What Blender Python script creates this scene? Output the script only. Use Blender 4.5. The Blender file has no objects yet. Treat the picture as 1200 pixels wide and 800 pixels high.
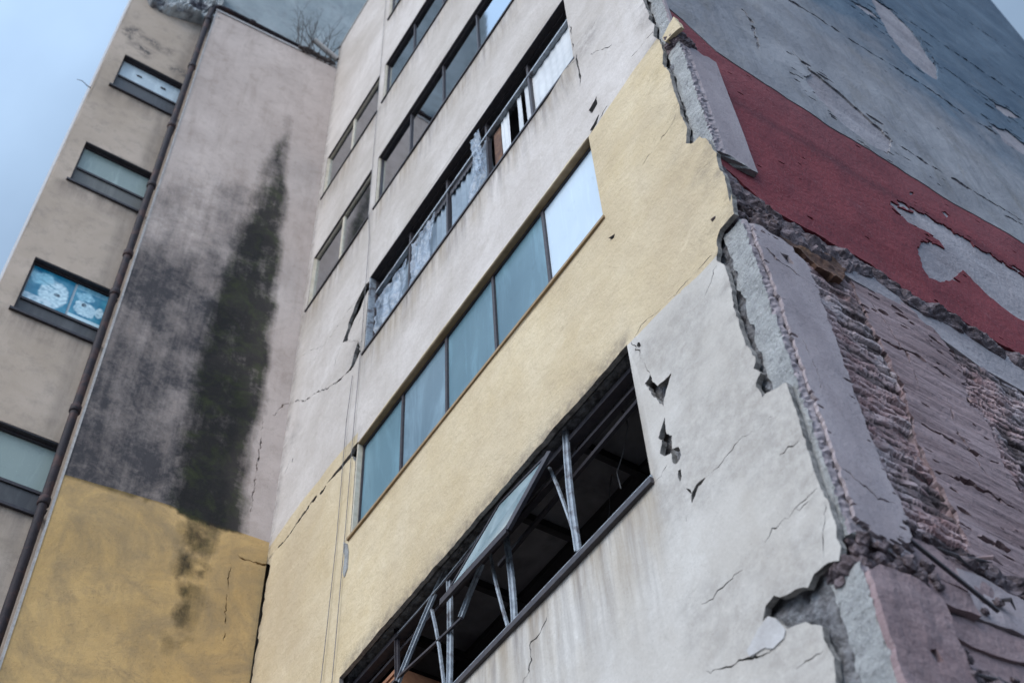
import bpy, bmesh, math, random
from mathutils import Vector, Matrix, noise
from mathutils.geometry import delaunay_2d_cdt
R = math.radians
random.seed(7)
scene = bpy.context.scene

# ------------------------------------------------------------------ camera
cam_d = bpy.data.cameras.new('camera'); cam = bpy.data.objects.new('camera', cam_d)
scene.collection.objects.link(cam); scene.camera = cam
rt = Vector((0.5411643, 0.8397729, -0.0438487)); up = Vector((0.6772504, -0.4043359, 0.6146905)); fw = Vector((-0.4984708, 0.3623451, 0.7875487))
m = Matrix((rt, up, -fw)).transposed().to_4x4(); m.translation = Vector((0, -4, 1.6))
cam.matrix_world = m
cam_d.sensor_width = 36; cam_d.lens = 45.25; cam_d.clip_start = .05; cam_d.clip_end = 3000
cam_d.dof.use_dof = True; cam_d.dof.focus_distance = 10.5; cam_d.dof.aperture_fstop = 1.6

# ------------------------------------------------------------------ sky and sun
SUN_EL, SUN_AZ = 36, 162        # azimuth clockwise from +Y: the bright part of the overcast sky, behind the camera
world = bpy.data.worlds.new('World'); scene.world = world; world.use_nodes = True
wn, wl = world.node_tree.nodes, world.node_tree.links
bg = wn['Background']
sky = wn.new('ShaderNodeTexSky'); sky.sky_type = 'NISHITA'; sky.sun_disc = False
sky.sun_elevation = R(SUN_EL); sky.sun_rotation = R(SUN_AZ); sky.air_density = 1.0; sky.dust_density = 1.5; sky.ozone_density = 1.5
tc = wn.new('ShaderNodeTexCoord'); cn = wn.new('ShaderNodeTexNoise'); cn.inputs['Scale'].default_value = 3.2; cn.inputs['Detail'].default_value = 5
cn.inputs['Roughness'].default_value = .5; cn.inputs['Distortion'].default_value = .4
wl.new(tc.outputs['Generated'], cn.inputs['Vector'])
cr = wn.new('ShaderNodeMapRange'); cr.inputs['From Min'].default_value = .38; cr.inputs['From Max'].default_value = .66
cr.inputs['To Min'].default_value = .62; cr.inputs['To Max'].default_value = .95
wl.new(cn.outputs['Fac'], cr.inputs['Value'])
mx = wn.new('ShaderNodeMix'); mx.data_type = 'RGBA'
wl.new(cr.outputs['Result'], mx.inputs['Factor']); wl.new(sky.outputs['Color'], mx.inputs['A']); mx.inputs['B'].default_value = (3.75, 5.2, 7.2, 1)
sdir = (math.sin(R(SUN_AZ))*math.cos(R(SUN_EL)), math.cos(R(SUN_AZ))*math.cos(R(SUN_EL)), math.sin(R(SUN_EL)))
dp = wn.new('ShaderNodeVectorMath'); dp.operation = 'DOT_PRODUCT'; wl.new(tc.outputs['Generated'], dp.inputs[0]); dp.inputs[1].default_value = sdir
dr = wn.new('ShaderNodeMapRange'); dr.interpolation_type = 'SMOOTHSTEP'; wl.new(dp.outputs['Value'], dr.inputs['Value'])
for k_, v_ in zip(('From Min', 'From Max', 'To Min', 'To Max'), (.15, 1.0, .53, 2.05)): dr.inputs[k_].default_value = v_
vm = wn.new('ShaderNodeVectorMath'); vm.operation = 'SCALE'; wl.new(mx.outputs['Result'], vm.inputs[0]); wl.new(dr.outputs['Result'], vm.inputs['Scale'])
wl.new(vm.outputs['Vector'], bg.inputs['Color']); bg.inputs['Strength'].default_value = .105
sun_d = bpy.data.lights.new('sun', 'SUN'); sun = bpy.data.objects.new('sun', sun_d); scene.collection.objects.link(sun)
sun_d.energy = 1.15; sun_d.angle = R(40); sun_d.color = (1, .90, .76)
az, el = R(SUN_AZ), R(SUN_EL)
sun.rotation_euler = Vector((math.sin(az)*math.cos(el), math.cos(az)*math.cos(el), math.sin(el))).to_track_quat('Z', 'Y').to_euler()
scene.view_settings.view_transform = 'Standard'; scene.view_settings.look = 'None'
scene.view_settings.exposure = 0.74; scene.view_settings.gamma = 1; scene.view_settings.use_curve_mapping = False

# ------------------------------------------------------------------ measured outlines, in metres on each wall's own plane
T = {}
T['plaster_edge'] = [[-3.098,12.712],[-3.08,12.339],[-3.106,12.307],[-3.06,12.084],[-3.106,11.961],[-3.056,11.767],[-3.05,11.555],[-3.097,11.396],[-3.054,11.156],[-3.066,10.883],[-3.063,10.616],[-3.08,10.476],[-3.051,10.265],[-3.108,10.075],[-3.044,9.978],[-2.971,9.962],[-2.92,9.864],[-2.898,9.718],[-2.877,9.576],[-2.891,9.417],[-2.868,9.243],[-2.882,9.093],[-2.895,8.947],[-2.864,9.007],[-2.897,8.801],[-3.045,8.811],[-3.102,8.742],[-3.11,8.667],[-3.147,8.576],[-3.094,8.455],[-3.093,8.243],[-3.12,8.022],[-3.117,7.872],[-3.114,7.727],[-3.119,7.595],[-3.11,7.624],[-3.072,7.472],[-3.105,7.4],[-3.069,7.326],[-3.129,7.283],[-3.114,7.142],[-3.049,7.132],[-2.92,7.079],[-2.92,6.913],[-2.925,6.769],[-2.929,6.509],[-2.929,6.278],[-2.908,6.114],[-2.908,5.955],[-2.929,5.897],[-2.921,5.834],[-2.952,5.769],[-3.023,5.811],[-3.124,5.814],[-3.176,5.779],[-3.259,5.821],[-3.337,5.831],[-3.403,5.887],[-3.475,5.872],[-3.521,5.808],[-3.472,5.8],[-3.427,5.76],[-3.38,5.652],[-3.321,5.636],[-3.251,5.606],[-3.172,5.523],[-3.177,5.444],[-3.17,5.377],[-3.151,5.327],[-3.187,5.207]]
T['chip'] = [[-3.473,5.798],[-3.427,5.758],[-3.381,5.649],[-3.407,5.619],[-3.49,5.612],[-3.543,5.655],[-3.655,5.673],[-3.666,5.72],[-3.553,5.783]]
T['chip_crack'] = [[-3.785,5.695],[-3.73,5.677],[-3.658,5.691],[-3.617,5.686],[-3.542,5.658],[-3.491,5.61],[-3.399,5.627],[-3.381,5.649]]
T['holes'] = [[[-4.018,8.2],[-3.979,8.207],[-3.952,8.238],[-3.946,8.161],[-3.909,8.065],[-3.841,8.041],[-3.761,8.042],[-3.792,7.99],[-3.84,7.938],[-3.893,7.846],[-3.928,7.925],[-3.968,8.022]],[[-3.909,7.745],[-3.953,7.687],[-3.994,7.631],[-3.973,7.589],[-4.006,7.495],[-3.972,7.439],[-3.908,7.415],[-3.91,7.31],[-3.869,7.289],[-3.831,7.317],[-3.837,7.404],[-3.894,7.436],[-3.878,7.541],[-3.912,7.598]],[[-4.017,8.64],[-3.994,8.626],[-3.989,8.584],[-4.012,8.576],[-4.027,8.618]],[[-3.879,7.229],[-3.856,7.214],[-3.861,7.164],[-3.887,7.133],[-3.893,7.173]],[[-4.026,10.042],[-4.081,10.071],[-4.113,10.092],[-4.086,10.043],[-4.104,10.022],[-4.046,10.005]],[[-3.933,11.871],[-4.008,11.839],[-4.093,11.804],[-4.053,11.753],[-3.988,11.77]],[[-8.437,14.736],[-8.537,14.777],[-8.665,14.706],[-8.757,14.655],[-8.84,14.533],[-8.928,14.446],[-8.933,14.33],[-9.052,14.19],[-8.901,14.053],[-8.895,14.166],[-8.759,14.315],[-8.611,14.36],[-8.528,14.48],[-8.437,14.53],[-8.362,14.535]],[[-8.592,13.705],[-8.672,13.564],[-8.74,13.384],[-8.834,13.373],[-8.731,13.303],[-8.61,13.33],[-8.511,13.418]],[[-8.295,11.676],[-8.421,11.769],[-8.51,11.778],[-8.559,11.736],[-8.685,11.745],[-8.792,11.739],[-8.939,11.747],[-9.087,11.756],[-9.104,11.746],[-8.913,11.695],[-8.746,11.66],[-8.639,11.661],[-8.501,11.632],[-8.444,11.499],[-8.309,11.366],[-8.269,11.406]],[[-4.063,13.3],[-4.089,13.203],[-4.082,13.023],[-4.093,12.878],[-4.11,12.693],[-4.071,12.839],[-4.065,12.993],[-4.062,13.156]],[[-3.924,12.191],[-3.957,12.161],[-4.057,12.127],[-4.02,12.018],[-3.933,12.056]],[[-10.37,13.47],[-10.311,13.524],[-10.151,13.296],[-10.18,13.095],[-10.262,13.05]],[[-10.49,11.753],[-10.28,11.781],[-10.094,11.708],[-10.169,11.562],[-10.297,11.473],[-10.507,11.547]],[[-8.792,11.623],[-8.709,11.575],[-8.607,11.203],[-8.643,11.049],[-8.745,11.261]],[[-8.547,10.434],[-8.448,10.326],[-8.42,10.194],[-8.409,9.994],[-8.46,9.921],[-8.505,10.001],[-8.49,10.173]]]
T['cracks'] = [[[[-3.849,7.043],[-3.833,7.002],[-3.811,6.971]],6],[[[-3.824,6.919],[-3.794,6.968],[-3.756,6.983],[-3.685,6.991]],8],[[[-3.685,6.991],[-3.596,6.978],[-3.492,6.977],[-3.401,7.007],[-3.32,7.006],[-3.246,6.981],[-3.153,6.96],[-3.08,6.945]],3],[[[-3.378,6.236],[-3.314,6.264],[-3.262,6.253],[-3.203,6.268],[-3.156,6.245],[-3.12,6.269],[-3.076,6.274],[-3.007,6.269],[-2.942,6.254]],4],[[[-3.12,6.269],[-3.095,6.216],[-3.053,6.237],[-2.986,6.228]],2.5],[[[-3.926,6.226],[-3.884,6.207],[-3.805,6.205],[-3.691,6.197],[-3.579,6.19]],2.5],[[[-3.112,6.663],[-3.076,6.658],[-3.027,6.637],[-2.956,6.63]],2.5],[[[-3.9,6.856],[-3.904,6.823]],5],[[[-3.968,5.815],[-3.793,5.705],[-3.656,5.681],[-3.503,5.609],[-3.449,5.616],[-3.386,5.632]],4],[[[-2.933,6.134],[-2.95,6.055],[-3.005,5.978],[-3.009,5.891],[-3.033,5.851]],2],[[[-3.395,5.423],[-3.301,5.411],[-3.193,5.402]],2],[[[-5.266,7.27],[-5.31,7.201],[-5.373,7.121],[-5.448,7.087],[-5.503,7.076],[-5.557,7.077],[-5.527,7.019],[-5.56,6.933],[-5.577,6.873],[-5.624,6.861],[-5.688,6.828]],5],[[[-8.572,13.654],[-8.514,13.45],[-8.644,13.311],[-8.834,13.373],[-9.027,13.435],[-9.353,13.605],[-9.576,13.786],[-9.8,13.946],[-10.022,14.054],[-10.176,14.221],[-10.381,14.415],[-10.494,14.469]],7],[[[-8.564,14.705],[-8.799,14.728],[-9.038,14.752],[-9.319,14.756],[-9.605,14.76],[-9.858,14.785],[-10.101,14.734]],2.5],[[[-8.574,13.674],[-8.829,13.967],[-9.046,14.176]],2.5],[[[-9.046,14.176],[-9.186,14.061],[-9.221,13.865]],2],[[[-9.107,11.72],[-9.259,11.742],[-9.468,11.792],[-9.614,11.753],[-9.769,11.752],[-9.971,11.725],[-10.129,11.723],[-10.354,11.775]],18],[[[-10.411,11.788],[-10.565,11.747],[-10.623,11.535],[-10.576,11.127],[-10.595,10.784],[-10.613,10.453],[-10.594,10.109]],14],[[[-10.189,13.369],[-10.185,13.175],[-10.213,13.087]],8],[[[-10.469,13.058],[-10.338,13.089],[-10.231,13.294],[-10.128,13.351]],3],[[[-10.452,15.37],[-10.031,15.099],[-9.683,14.81]],2],[[[-3.122,10.534],[-3.189,10.507],[-3.275,10.478],[-3.371,10.464],[-3.479,10.465],[-3.584,10.455]],4],[[[-3.749,10.48],[-3.807,10.468],[-3.887,10.488]],2],[[[-3.932,13.009],[-3.855,12.955],[-3.781,12.89],[-3.681,12.738],[-3.629,12.684],[-3.594,12.648]],3],[[[-4.089,14.069],[-4.096,13.773],[-4.114,13.537],[-4.147,13.335]],7],[[[-4.531,13.277],[-4.448,13.292],[-4.376,13.322],[-4.267,13.289],[-4.181,13.253],[-4.064,13.216]],6],[[[-3.824,13.415],[-3.755,13.433],[-3.682,13.475]],2],[[[-3.328,8.368],[-3.278,8.414],[-3.199,8.478],[-3.143,8.544]],3],[[[-3.405,12.068],[-3.294,12.048],[-3.18,12.048],[-3.097,11.998]],4],[[[-4.091,11.747],[-3.978,11.79],[-3.813,11.828]],5],[[[-4.022,8.712],[-3.948,8.777],[-3.814,8.743],[-3.578,8.697],[-3.343,8.683],[-3.152,8.667]],3],[[[-4.072,8.718],[-3.978,8.35],[-3.954,8.233]],2.5],[[[-3.393,7.011],[-3.226,6.975]],3],[[[-4.137,7.343],[-4.036,7.32],[-3.959,7.349]],4],[[[-8.722,13.925],[-8.631,14.077],[-8.562,14.239]],3],[[[-9.741,23.859],[-9.675,23.929],[-9.583,23.898]],4],[[[-9.141,23.955],[-9.015,23.879],[-8.887,23.772]],2],[[[-8.661,23.248],[-8.599,23.347],[-8.581,23.422]],2]]
T['red_peels'] = [[[2.229,10.868],[2.447,10.946],[2.729,11.074],[2.927,11.077],[3.18,11.017],[3.627,11.104],[3.982,11.061],[4.317,11.049],[3.744,9.992],[3.443,10.012],[3.229,10.043],[3.025,10.171],[2.877,10.342],[2.62,10.014],[2.382,9.796],[2.219,9.743],[2.21,9.936],[2.266,10.162],[2.429,10.43],[2.634,10.566],[2.741,10.552],[2.722,10.684],[2.547,10.721],[2.384,10.691]],[[3.066,11.404],[3.149,11.483],[3.199,11.447],[3.103,11.347]],[[2.707,11.46],[2.758,11.486],[2.706,11.388],[2.66,11.37]]]
T['spike'] = [[0.192,11.72],[0.172,11.475],[0.25,11.392],[0.478,11.374],[0.529,11.17],[0.51,10.794],[0.5,10.366],[0.478,9.766],[0.278,9.848],[0.118,9.891],[0.12,10.246],[0.117,10.66],[0.158,11.198]]
T['grey_peels'] = [[[1.849,13.412],[1.948,13.137],[2.144,13.047],[2.472,12.945],[2.762,12.735],[2.893,12.57],[2.648,12.06],[2.41,12.002],[2.102,12.1],[1.918,12.319],[1.885,12.633],[1.806,12.729],[1.981,13.097]],[[4.66,18.143],[5.01,18.224],[5.203,17.89],[5.275,17.431],[5.266,16.804],[5.041,16.127],[4.758,16.017],[4.476,16.187],[4.391,16.738],[4.467,17.351],[4.581,18.276]],[[5.709,15.615],[6.162,15.916],[6.415,15.799],[6.602,15.796],[6.342,15.302],[6.121,15.227],[5.727,15.158]],[[6.375,16.874],[6.7,17.004],[6.935,16.943],[6.594,16.657],[6.337,16.595]],[[3.909,17.216],[4.337,17.411],[4.452,17.225],[4.133,17.005]]]
T['side_cracks'] = [[[[1.849,13.412],[1.948,13.137],[2.093,12.884],[2.435,12.837],[2.661,12.707],[2.879,12.557],[3.288,12.542],[3.773,12.573],[4.022,12.588],[4.444,12.647],[4.791,12.637]],10],[[[5.361,17.963],[5.343,16.989],[5.795,16.869],[6.25,16.749],[6.935,16.943]],8],[[[2.203,10.812],[2.469,11.034],[2.738,11.088],[2.977,11.058],[3.314,11.046],[4.025,11.144]],16],[[[1.298,13.784],[1.355,13.564],[1.308,13.114],[1.261,12.76]],6],[[[5.561,15.428],[5.996,15.582],[6.329,15.631]],8],[[[4.393,12.443],[4.506,12.47],[4.734,12.526]],8]]
T['ledge_top'] = [[0.23,9.573],[0.484,9.379],[0.758,9.352],[1.164,9.334],[1.472,9.367],[1.778,9.261],[2.246,9.318],[3.061,9.267]]
T['band_bot'] = [[1.185,9.002],[1.464,9.11],[1.749,9.186],[2.005,8.921],[2.236,8.89],[2.368,8.774],[2.85,8.855]]
T['rust'] = [[0.314,8.936],[0.49,9.057],[0.65,9.102],[0.867,9.13],[1.108,9.03],[1.027,8.833],[0.915,8.808],[0.771,8.817],[0.658,8.927],[0.448,8.903]]
T['col_up'] = [[0.063,8.729],[0.593,8.915],[0.588,8.504],[0.45,6.978],[0.501,6.641],[0.497,6.289],[0.194,5.94],[0.026,5.862],[0.036,6.344],[0.048,7.11],[0.062,7.763]]
T['brick1'] = [[0.573,8.9],[1.185,9.002],[1.217,7.724],[1.113,7.263],[1.17,6.797],[1.195,6.487],[1.102,6.253],[0.522,6.289],[0.501,6.641],[0.45,6.978],[0.58,8.353]]
T['panel'] = [[1.185,9.002],[1.659,9.175],[1.987,8.878],[2.056,8.509],[1.94,8.052],[2.041,8.059],[1.994,7.496],[2.112,6.839],[1.733,6.151],[1.102,6.253],[1.195,6.487],[1.17,6.797],[1.113,7.263],[1.217,7.724]]
T['brick2'] = [[2.005,8.921],[2.368,8.774],[3.22,8.849],[2.112,6.839],[1.994,7.496],[2.041,8.059],[1.94,8.052],[2.056,8.509]]
T['low_boards'] = [[[0.203,5.968],[0.236,5.995],[0.888,5.92],[0.863,5.876]]]
T['low_plate1'] = [[0.464,6.199],[0.67,6.163],[0.805,6.13],[0.865,6.038],[0.894,5.923],[0.494,5.964],[0.365,5.997],[0.378,6.098]]
T['low_plate2'] = [[0.221,5.953],[0.478,5.922],[0.869,5.878],[0.884,5.751],[0.638,5.735],[0.562,5.78],[0.385,5.802],[0.205,5.81]]
T['low_col'] = [[0.05,5.718],[0.157,5.771],[0.275,5.753],[0.46,5.758],[0.535,5.713],[0.544,5.568],[0.555,5.329],[0.545,5.059],[0.077,4.894],[0.046,5.134],[0.046,5.364],[0.055,5.571]]
T['low_plate3'] = [[0.581,5.711],[0.884,5.751],[1.09,5.769],[1.286,5.76],[1.313,5.619],[1.033,5.553],[0.788,5.541],[0.628,5.602]]
T['low_plate4'] = [[0.891,6.097],[1.055,6.122],[1.193,6.088],[1.436,6.05],[1.493,5.957],[1.301,5.788],[1.09,5.769],[0.897,5.778],[0.897,5.913]]
T['low_dark'] = [[0.522,6.289],[0.756,6.253],[1.092,6.261],[1.473,6.173],[1.426,6.081],[1.208,6.118],[0.898,6.112],[0.707,6.132],[0.518,6.213]]
T['bars'] = [["mullion",[[-5.051,8.8],[-5.064,7.583]],8],["brace",[[-5.324,8.64],[-5.084,7.583]],4],["mullion",[[-5.957,8.476],[-5.905,7.554]],7],["brace",[[-6.155,8.45],[-5.965,7.585]],4.5],["brace",[[-6.281,8.426],[-6.606,8.13]],6],["mullion",[[-6.8,8.724],[-6.809,7.533]],7],["brace",[[-7.036,8.523],[-6.839,7.622]],4.5],["brace",[[-6.819,8.804],[-7.576,8.173]],7],["mullion",[[-7.669,8.829],[-7.618,7.936]],6],["bar",[[-6.582,8.104],[-6.94,8.134],[-7.577,8.208],[-7.949,8.231]],5],["bar",[[-6.833,8.814],[-6.928,8.713]],3.5],["bar",[[-5.936,8.77],[-6.806,8.83]],2.5],["bar",[[-6.255,8.721],[-7.587,8.67]],2.5]]
T['sash'] = [[-5.223,8.694],[-5.925,8.749],[-6.689,8.459],[-6.821,8.417],[-5.84,8.405]]
T['sash3'] = [[-5.185,8.641,0.05],[-5.896,8.714,0.06],[-6.673,8.442,0.07],[-6.721,8.317,0.02],[-5.639,8.171,-0.06]]
T['sash_edge'] = [[-5.378,8.524],[-5.826,8.38],[-6.811,8.396]]
T['cabinet'] = [[-8.144,8.891],[-8.093,8.2],[-8.844,8.673],[-8.674,8.857]]
T['rows'] = {"rail":[-4.105,14.173]}
T['cable_a'] = [[-8.555,16.461],[-8.47,15.723],[-8.464,13.626],[-8.485,12.205],[-8.494,10.35],[-8.52,8.729]]
T['cable_b'] = [[-8.635,13.093],[-8.685,12.316],[-8.68,10.501],[-8.753,8.883]]
T['joint'] = [[-8.557,22.865],[-8.644,18.481],[-8.584,17.771],[-8.571,16.499]]
T['r2_sag'] = [[-4.805,13.355],[-4.532,13.292],[-4.374,13.332],[-4.061,13.209]]
T['plastic_a'] = [[-7.552,14.255],[-7.956,14.445],[-8.057,14.318],[-8.218,14.02],[-8.188,13.633],[-7.904,13.596],[-7.526,13.616]]
T['plastic_b'] = [[-6.696,14.207],[-7.102,14.371],[-7.309,14.323],[-7.403,14.005],[-7.389,13.567],[-7.089,13.551],[-6.699,13.589]]
T['plastic_c'] = [[-5.827,14.198],[-5.956,14.126],[-6.183,13.938],[-6.347,13.727],[-6.035,13.727],[-5.853,13.686]]
T['rag'] = [[-5.934,14.658],[-5.814,14.49],[-5.711,14.061],[-5.767,14.013],[-5.772,13.582],[-5.899,13.446],[-5.836,13.675],[-5.849,14.138],[-5.908,14.42]]
T['stain_core'] = [[-0.829,20.859],[-0.689,20.545],[-0.533,19.316],[-0.5,17.648],[-0.409,15.632],[-0.41,14.376],[-0.4,13.258],[-0.357,12.157],[-0.857,12.153],[-1.178,12.24],[-1.219,13.777],[-1.301,15.1],[-1.301,16.666],[-1.071,18.408],[-0.923,19.8]]
T['stain_soft'] = [[-2.418,16.321],[-2.225,18.014],[-1.746,17.904],[-1.043,18.188],[-0.731,20.51],[-0.436,17.692],[-0.374,15.654],[-0.369,14.229],[-0.334,12.14],[-2.35,12.073],[-2.395,12.564],[-2.359,13.798],[-2.42,15.147]]
T['stain_low'] = [[-1.052,12.093],[-0.639,12.074],[-0.671,11.601],[-0.676,10.982],[-0.768,10.371],[-0.967,10.19],[-0.991,10.859],[-0.979,11.473]]
T['paint_line'] = [[-2.353,12.065],[-1.608,12.11],[-1.21,12.13],[-0.793,12.074],[-0.009,12.078]]
T['wingtop'] = [[-2.397,24.377],[-0.042,24.349]]
T['wingedge'] = [[-2.45,24.28],[-2.433,9.666]]
T['wing_cracks'] = [[[[-0.318,14.091],[-0.284,13.314],[-0.289,12.719],[-0.287,12.436]],3],[[[0.066,14.633],[-0.098,14.459],[-0.19,14.208]],3],[[[-0.415,11.58],[-0.389,11.094],[-0.348,10.524]],2],[[[-0.33,11.705],[-0.02,11.717],[0.128,11.804]],4],[[[-0.354,11.734],[-0.286,11.685]],5]]
T['wwins'] = {"w1":[[-3.57,21.812],[-2.458,21.686],[-2.474,20.616],[-3.582,20.603]],"w2":[[-3.583,18.844],[-2.5,18.752],[-2.529,17.671],[-3.585,17.673]],"w3":[[-3.583,15.758],[-2.493,15.739],[-2.511,14.585],[-3.578,14.62]],"w4":[[-3.238,12.766],[-2.461,12.712],[-2.457,11.589],[-2.92,11.605]]}
T['w_edge'] = [[-3.831,23.668],[-3.868,15.066]]
T['ledge_w'] = [[-3.692,24.029],[-3.524,23.745],[-3.189,23.702],[-2.894,23.905],[-2.635,24.062],[-2.414,24.059],[-2.333,25.515],[-2.618,25.986]]
T['scuff'] = [[[-3.744,22.527],[-3.667,22.648],[-3.55,22.719],[-3.611,22.584],[-3.571,22.31],[-3.665,22.424]],[[-3.537,22.285],[-3.422,22.288],[-3.331,22.265],[-3.186,22.114],[-3.263,22.06],[-3.459,22.184]],[[-3.372,22.632],[-3.201,22.665],[-3.182,22.559],[-3.289,22.502]],[[-2.82,22.02],[-2.751,22.125],[-2.52,22.157],[-2.528,22.027],[-2.787,21.995]],[[-3.118,22.534],[-2.892,22.596],[-2.908,22.515],[-3.109,22.482]]]
T['wirestub'] = [[-3.851,20.406],[-3.958,20.323]]
T['bush'] = [[-0.405,24.317],[0.011,25.151],[-0.88,26.109],[-0.055,26.682]]
T['stub'] = [[-0.327,25.156],[0.091,25.087]]
T['red_top'] = [[0.276,12.288],[0.583,12.005],[1.099,11.887],[1.77,11.844],[2.53,11.858],[3.458,11.858],[4.437,11.947]]
T['red_line'] = [[0.553,11.319],[0.858,11.169],[1.302,11.077],[1.858,11.005],[2.174,10.788]]
T['cream_top_left'] = [[-8.43,11.955],[-8.8,11.992],[-9.12,12.013],[-9.822,12.037],[-10.415,11.996]]
T['cream_top_right'] = [[-4.091,11.747],[-3.915,11.769],[-3.611,11.8],[-3.323,11.846],[-3.077,11.839]]
T['cream_bot_right'] = [[-4.122,8.724],[-4.052,8.715],[-3.679,8.686],[-3.357,8.63],[-3.045,8.592],[-2.961,8.574]]
T['col_strip_left'] = [[-3.039,8.696],[-3.079,8.273],[-3.106,7.886],[-3.09,7.637]]
T['frag'] = [[-3.022,11.755],[-2.83,11.856],[-2.759,11.564],[-2.794,11.514],[-2.908,11.627],[-3.002,11.634]]
T['gap_top'] = [[-3.024,11.591],[-2.963,11.646],[-2.768,11.481],[-2.775,11.313],[-2.924,11.459]]
T['low_left'] = [[-3.097,5.731],[-3.101,5.165]]

# ------------------------------------------------------------------ wall planes: (a, b) along the wall and up, d out of it
class Frame:
    def __init__(s, o, A, N): s.o = Vector(o); s.A = Vector(A); s.N = Vector(N)
    def __call__(s, a, b, d=0.0): return s.o + s.A*a + Vector((0, 0, b)) + s.N*d
TH = .0543
XS, XL, XW = -2.94, -10.57, -10.96
FF = Frame((0, 0, 0), (1, 0, 0), (0, -1, 0))                       # front facade
FS = Frame((XS, 0, 0), (0, 1, 0), (1, 0, 0))                       # cracked right side
FL = Frame((XL, 0, 0), (math.sin(TH), math.cos(TH), 0), (math.cos(TH), -math.sin(TH), 0))   # stained wing
FW = Frame((XW, 0, 0), (0, 1, 0), (1, 0, 0))                       # window wing

def nz(*v): return noise.noise(Vector(v))
def fr(a, b, s, seed=0, oct=4):
    t, amp, f = 0, 1, s
    for i in range(oct):
        t += amp*nz(a*f, b*f, seed+i*7.3); amp *= .55; f *= 2.1
    return t

# ------------------------------------------------------------------ objects
def tag(o, label=None, cat=None, group=None, kind=None):
    if label: o['label'] = label
    if cat: o['category'] = cat
    if group: o['group'] = group
    if kind: o['kind'] = kind
    return o
def empty(name, loc, label, cat, group=None):
    o = bpy.data.objects.new(name, None); scene.collection.objects.link(o); o.location = loc; o.empty_display_size = .3
    return tag(o, label, cat, group)
def wloc(o):
    v = Vector(o.location)
    while o.parent: o = o.parent; v += Vector(o.location)
    return v
def link(name, verts, faces, mats, parent=None, midx=None, attrs=None, smooth=False, label=None):
    base = wloc(parent) if parent else Vector((0, 0, 0))
    if not parent and verts:
        lo = Vector((min(v[0] for v in verts)+max(v[0] for v in verts), min(v[1] for v in verts)+max(v[1] for v in verts), 2*min(v[2] for v in verts)))/2
        base = lo
    me = bpy.data.meshes.new(name); me.from_pydata([Vector(v)-base for v in verts], [], faces); 
    for q in (mats if isinstance(mats, (list, tuple)) else [mats]): me.materials.append(q)
    if midx: me.polygons.foreach_set('material_index', midx)
    if attrs:
        for k, vals in attrs.items():
            if isinstance(vals[0], (tuple, list)):
                at = me.color_attributes.new(k, 'FLOAT_COLOR', 'POINT')
                at.data.foreach_set('color', [c for v in vals for c in (*v, 1)])
            else:
                at = me.attributes.new(k, 'FLOAT', 'POINT'); at.data.foreach_set('value', vals)
    if smooth: me.polygons.foreach_set('use_smooth', [True]*len(me.polygons))
    me.update()
    o = bpy.data.objects.new(name, me); scene.collection.objects.link(o)
    if parent: o.parent = parent
    else: o.location = base
    if label: o['label'] = label
    return o

class MB:
    def __init__(s): s.v = []; s.f = []; s.m = []
    def poly(s, pts, m=0):
        n = len(s.v); s.v += [Vector(p) for p in pts]; s.f.append(list(range(n, n+len(pts)))); s.m.append(m)
    def hexa(s, c, m=0):                      # c: 8 corners, bottom 4 then top 4 (same winding)
        n = len(s.v); s.v += [Vector(p) for p in c]
        for q in ((0, 3, 2, 1), (4, 5, 6, 7), (0, 1, 5, 4), (1, 2, 6, 5), (2, 3, 7, 6), (3, 0, 4, 7)):
            s.f.append([n+i for i in q]); s.m.append(m)
    def box(s, F, a0, a1, b0, b1, d0, d1, m=0):
        s.hexa([F(a0, b0, d0), F(a0, b0, d1), F(a1, b0, d1), F(a1, b0, d0), F(a0, b1, d0), F(a0, b1, d1), F(a1, b1, d1), F(a1, b1, d0)], m)
    def bar(s, p, q, w, t, N, m=0):           # rectangular bar from p to q; N = out of the wall
        p, q, N = Vector(p), Vector(q), Vector(N).normalized(); d = (q-p).normalized(); sd = d.cross(N).normalized()*w/2; N = N*t/2
        s.hexa([p-sd-N, p+sd-N, p+sd+N, p-sd+N, q-sd-N, q+sd-N, q+sd+N, q-sd+N], m)
    def tube(s, pts, r, n=8, m=0, cap=True):
        pts = [Vector(p) for p in pts]; rings = []
        rr = r if isinstance(r, (list, tuple)) else [r]*len(pts)
        for i, p in enumerate(pts):
            d = (pts[min(i+1, len(pts)-1)]-pts[max(i-1, 0)]).normalized()
            u = d.cross(Vector((.31, .2, .93)) if abs(d.z) < .9 else Vector((1, .1, 0))).normalized(); w = d.cross(u)
            base = len(s.v); rings.append(base)
            for k in range(n):
                a = 2*math.pi*k/n; s.v.append(p+(u*math.cos(a)+w*math.sin(a))*rr[i])
        for i in range(len(pts)-1):
            for k in range(n):
                a, b = rings[i], rings[i+1]; s.f.append([a+k, a+(k+1) % n, b+(k+1) % n, b+k]); s.m.append(m)
        if cap:
            s.f.append([rings[0]+k for k in range(n)][::-1]); s.m.append(m)
            s.f.append([rings[-1]+k for k in range(n)]); s.m.append(m)
    def build(s, name, mats, parent=None, smooth=False, label=None, attrs=None):
        return link(name, s.v, s.f, mats, parent, s.m, attrs, smooth, label)

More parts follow.
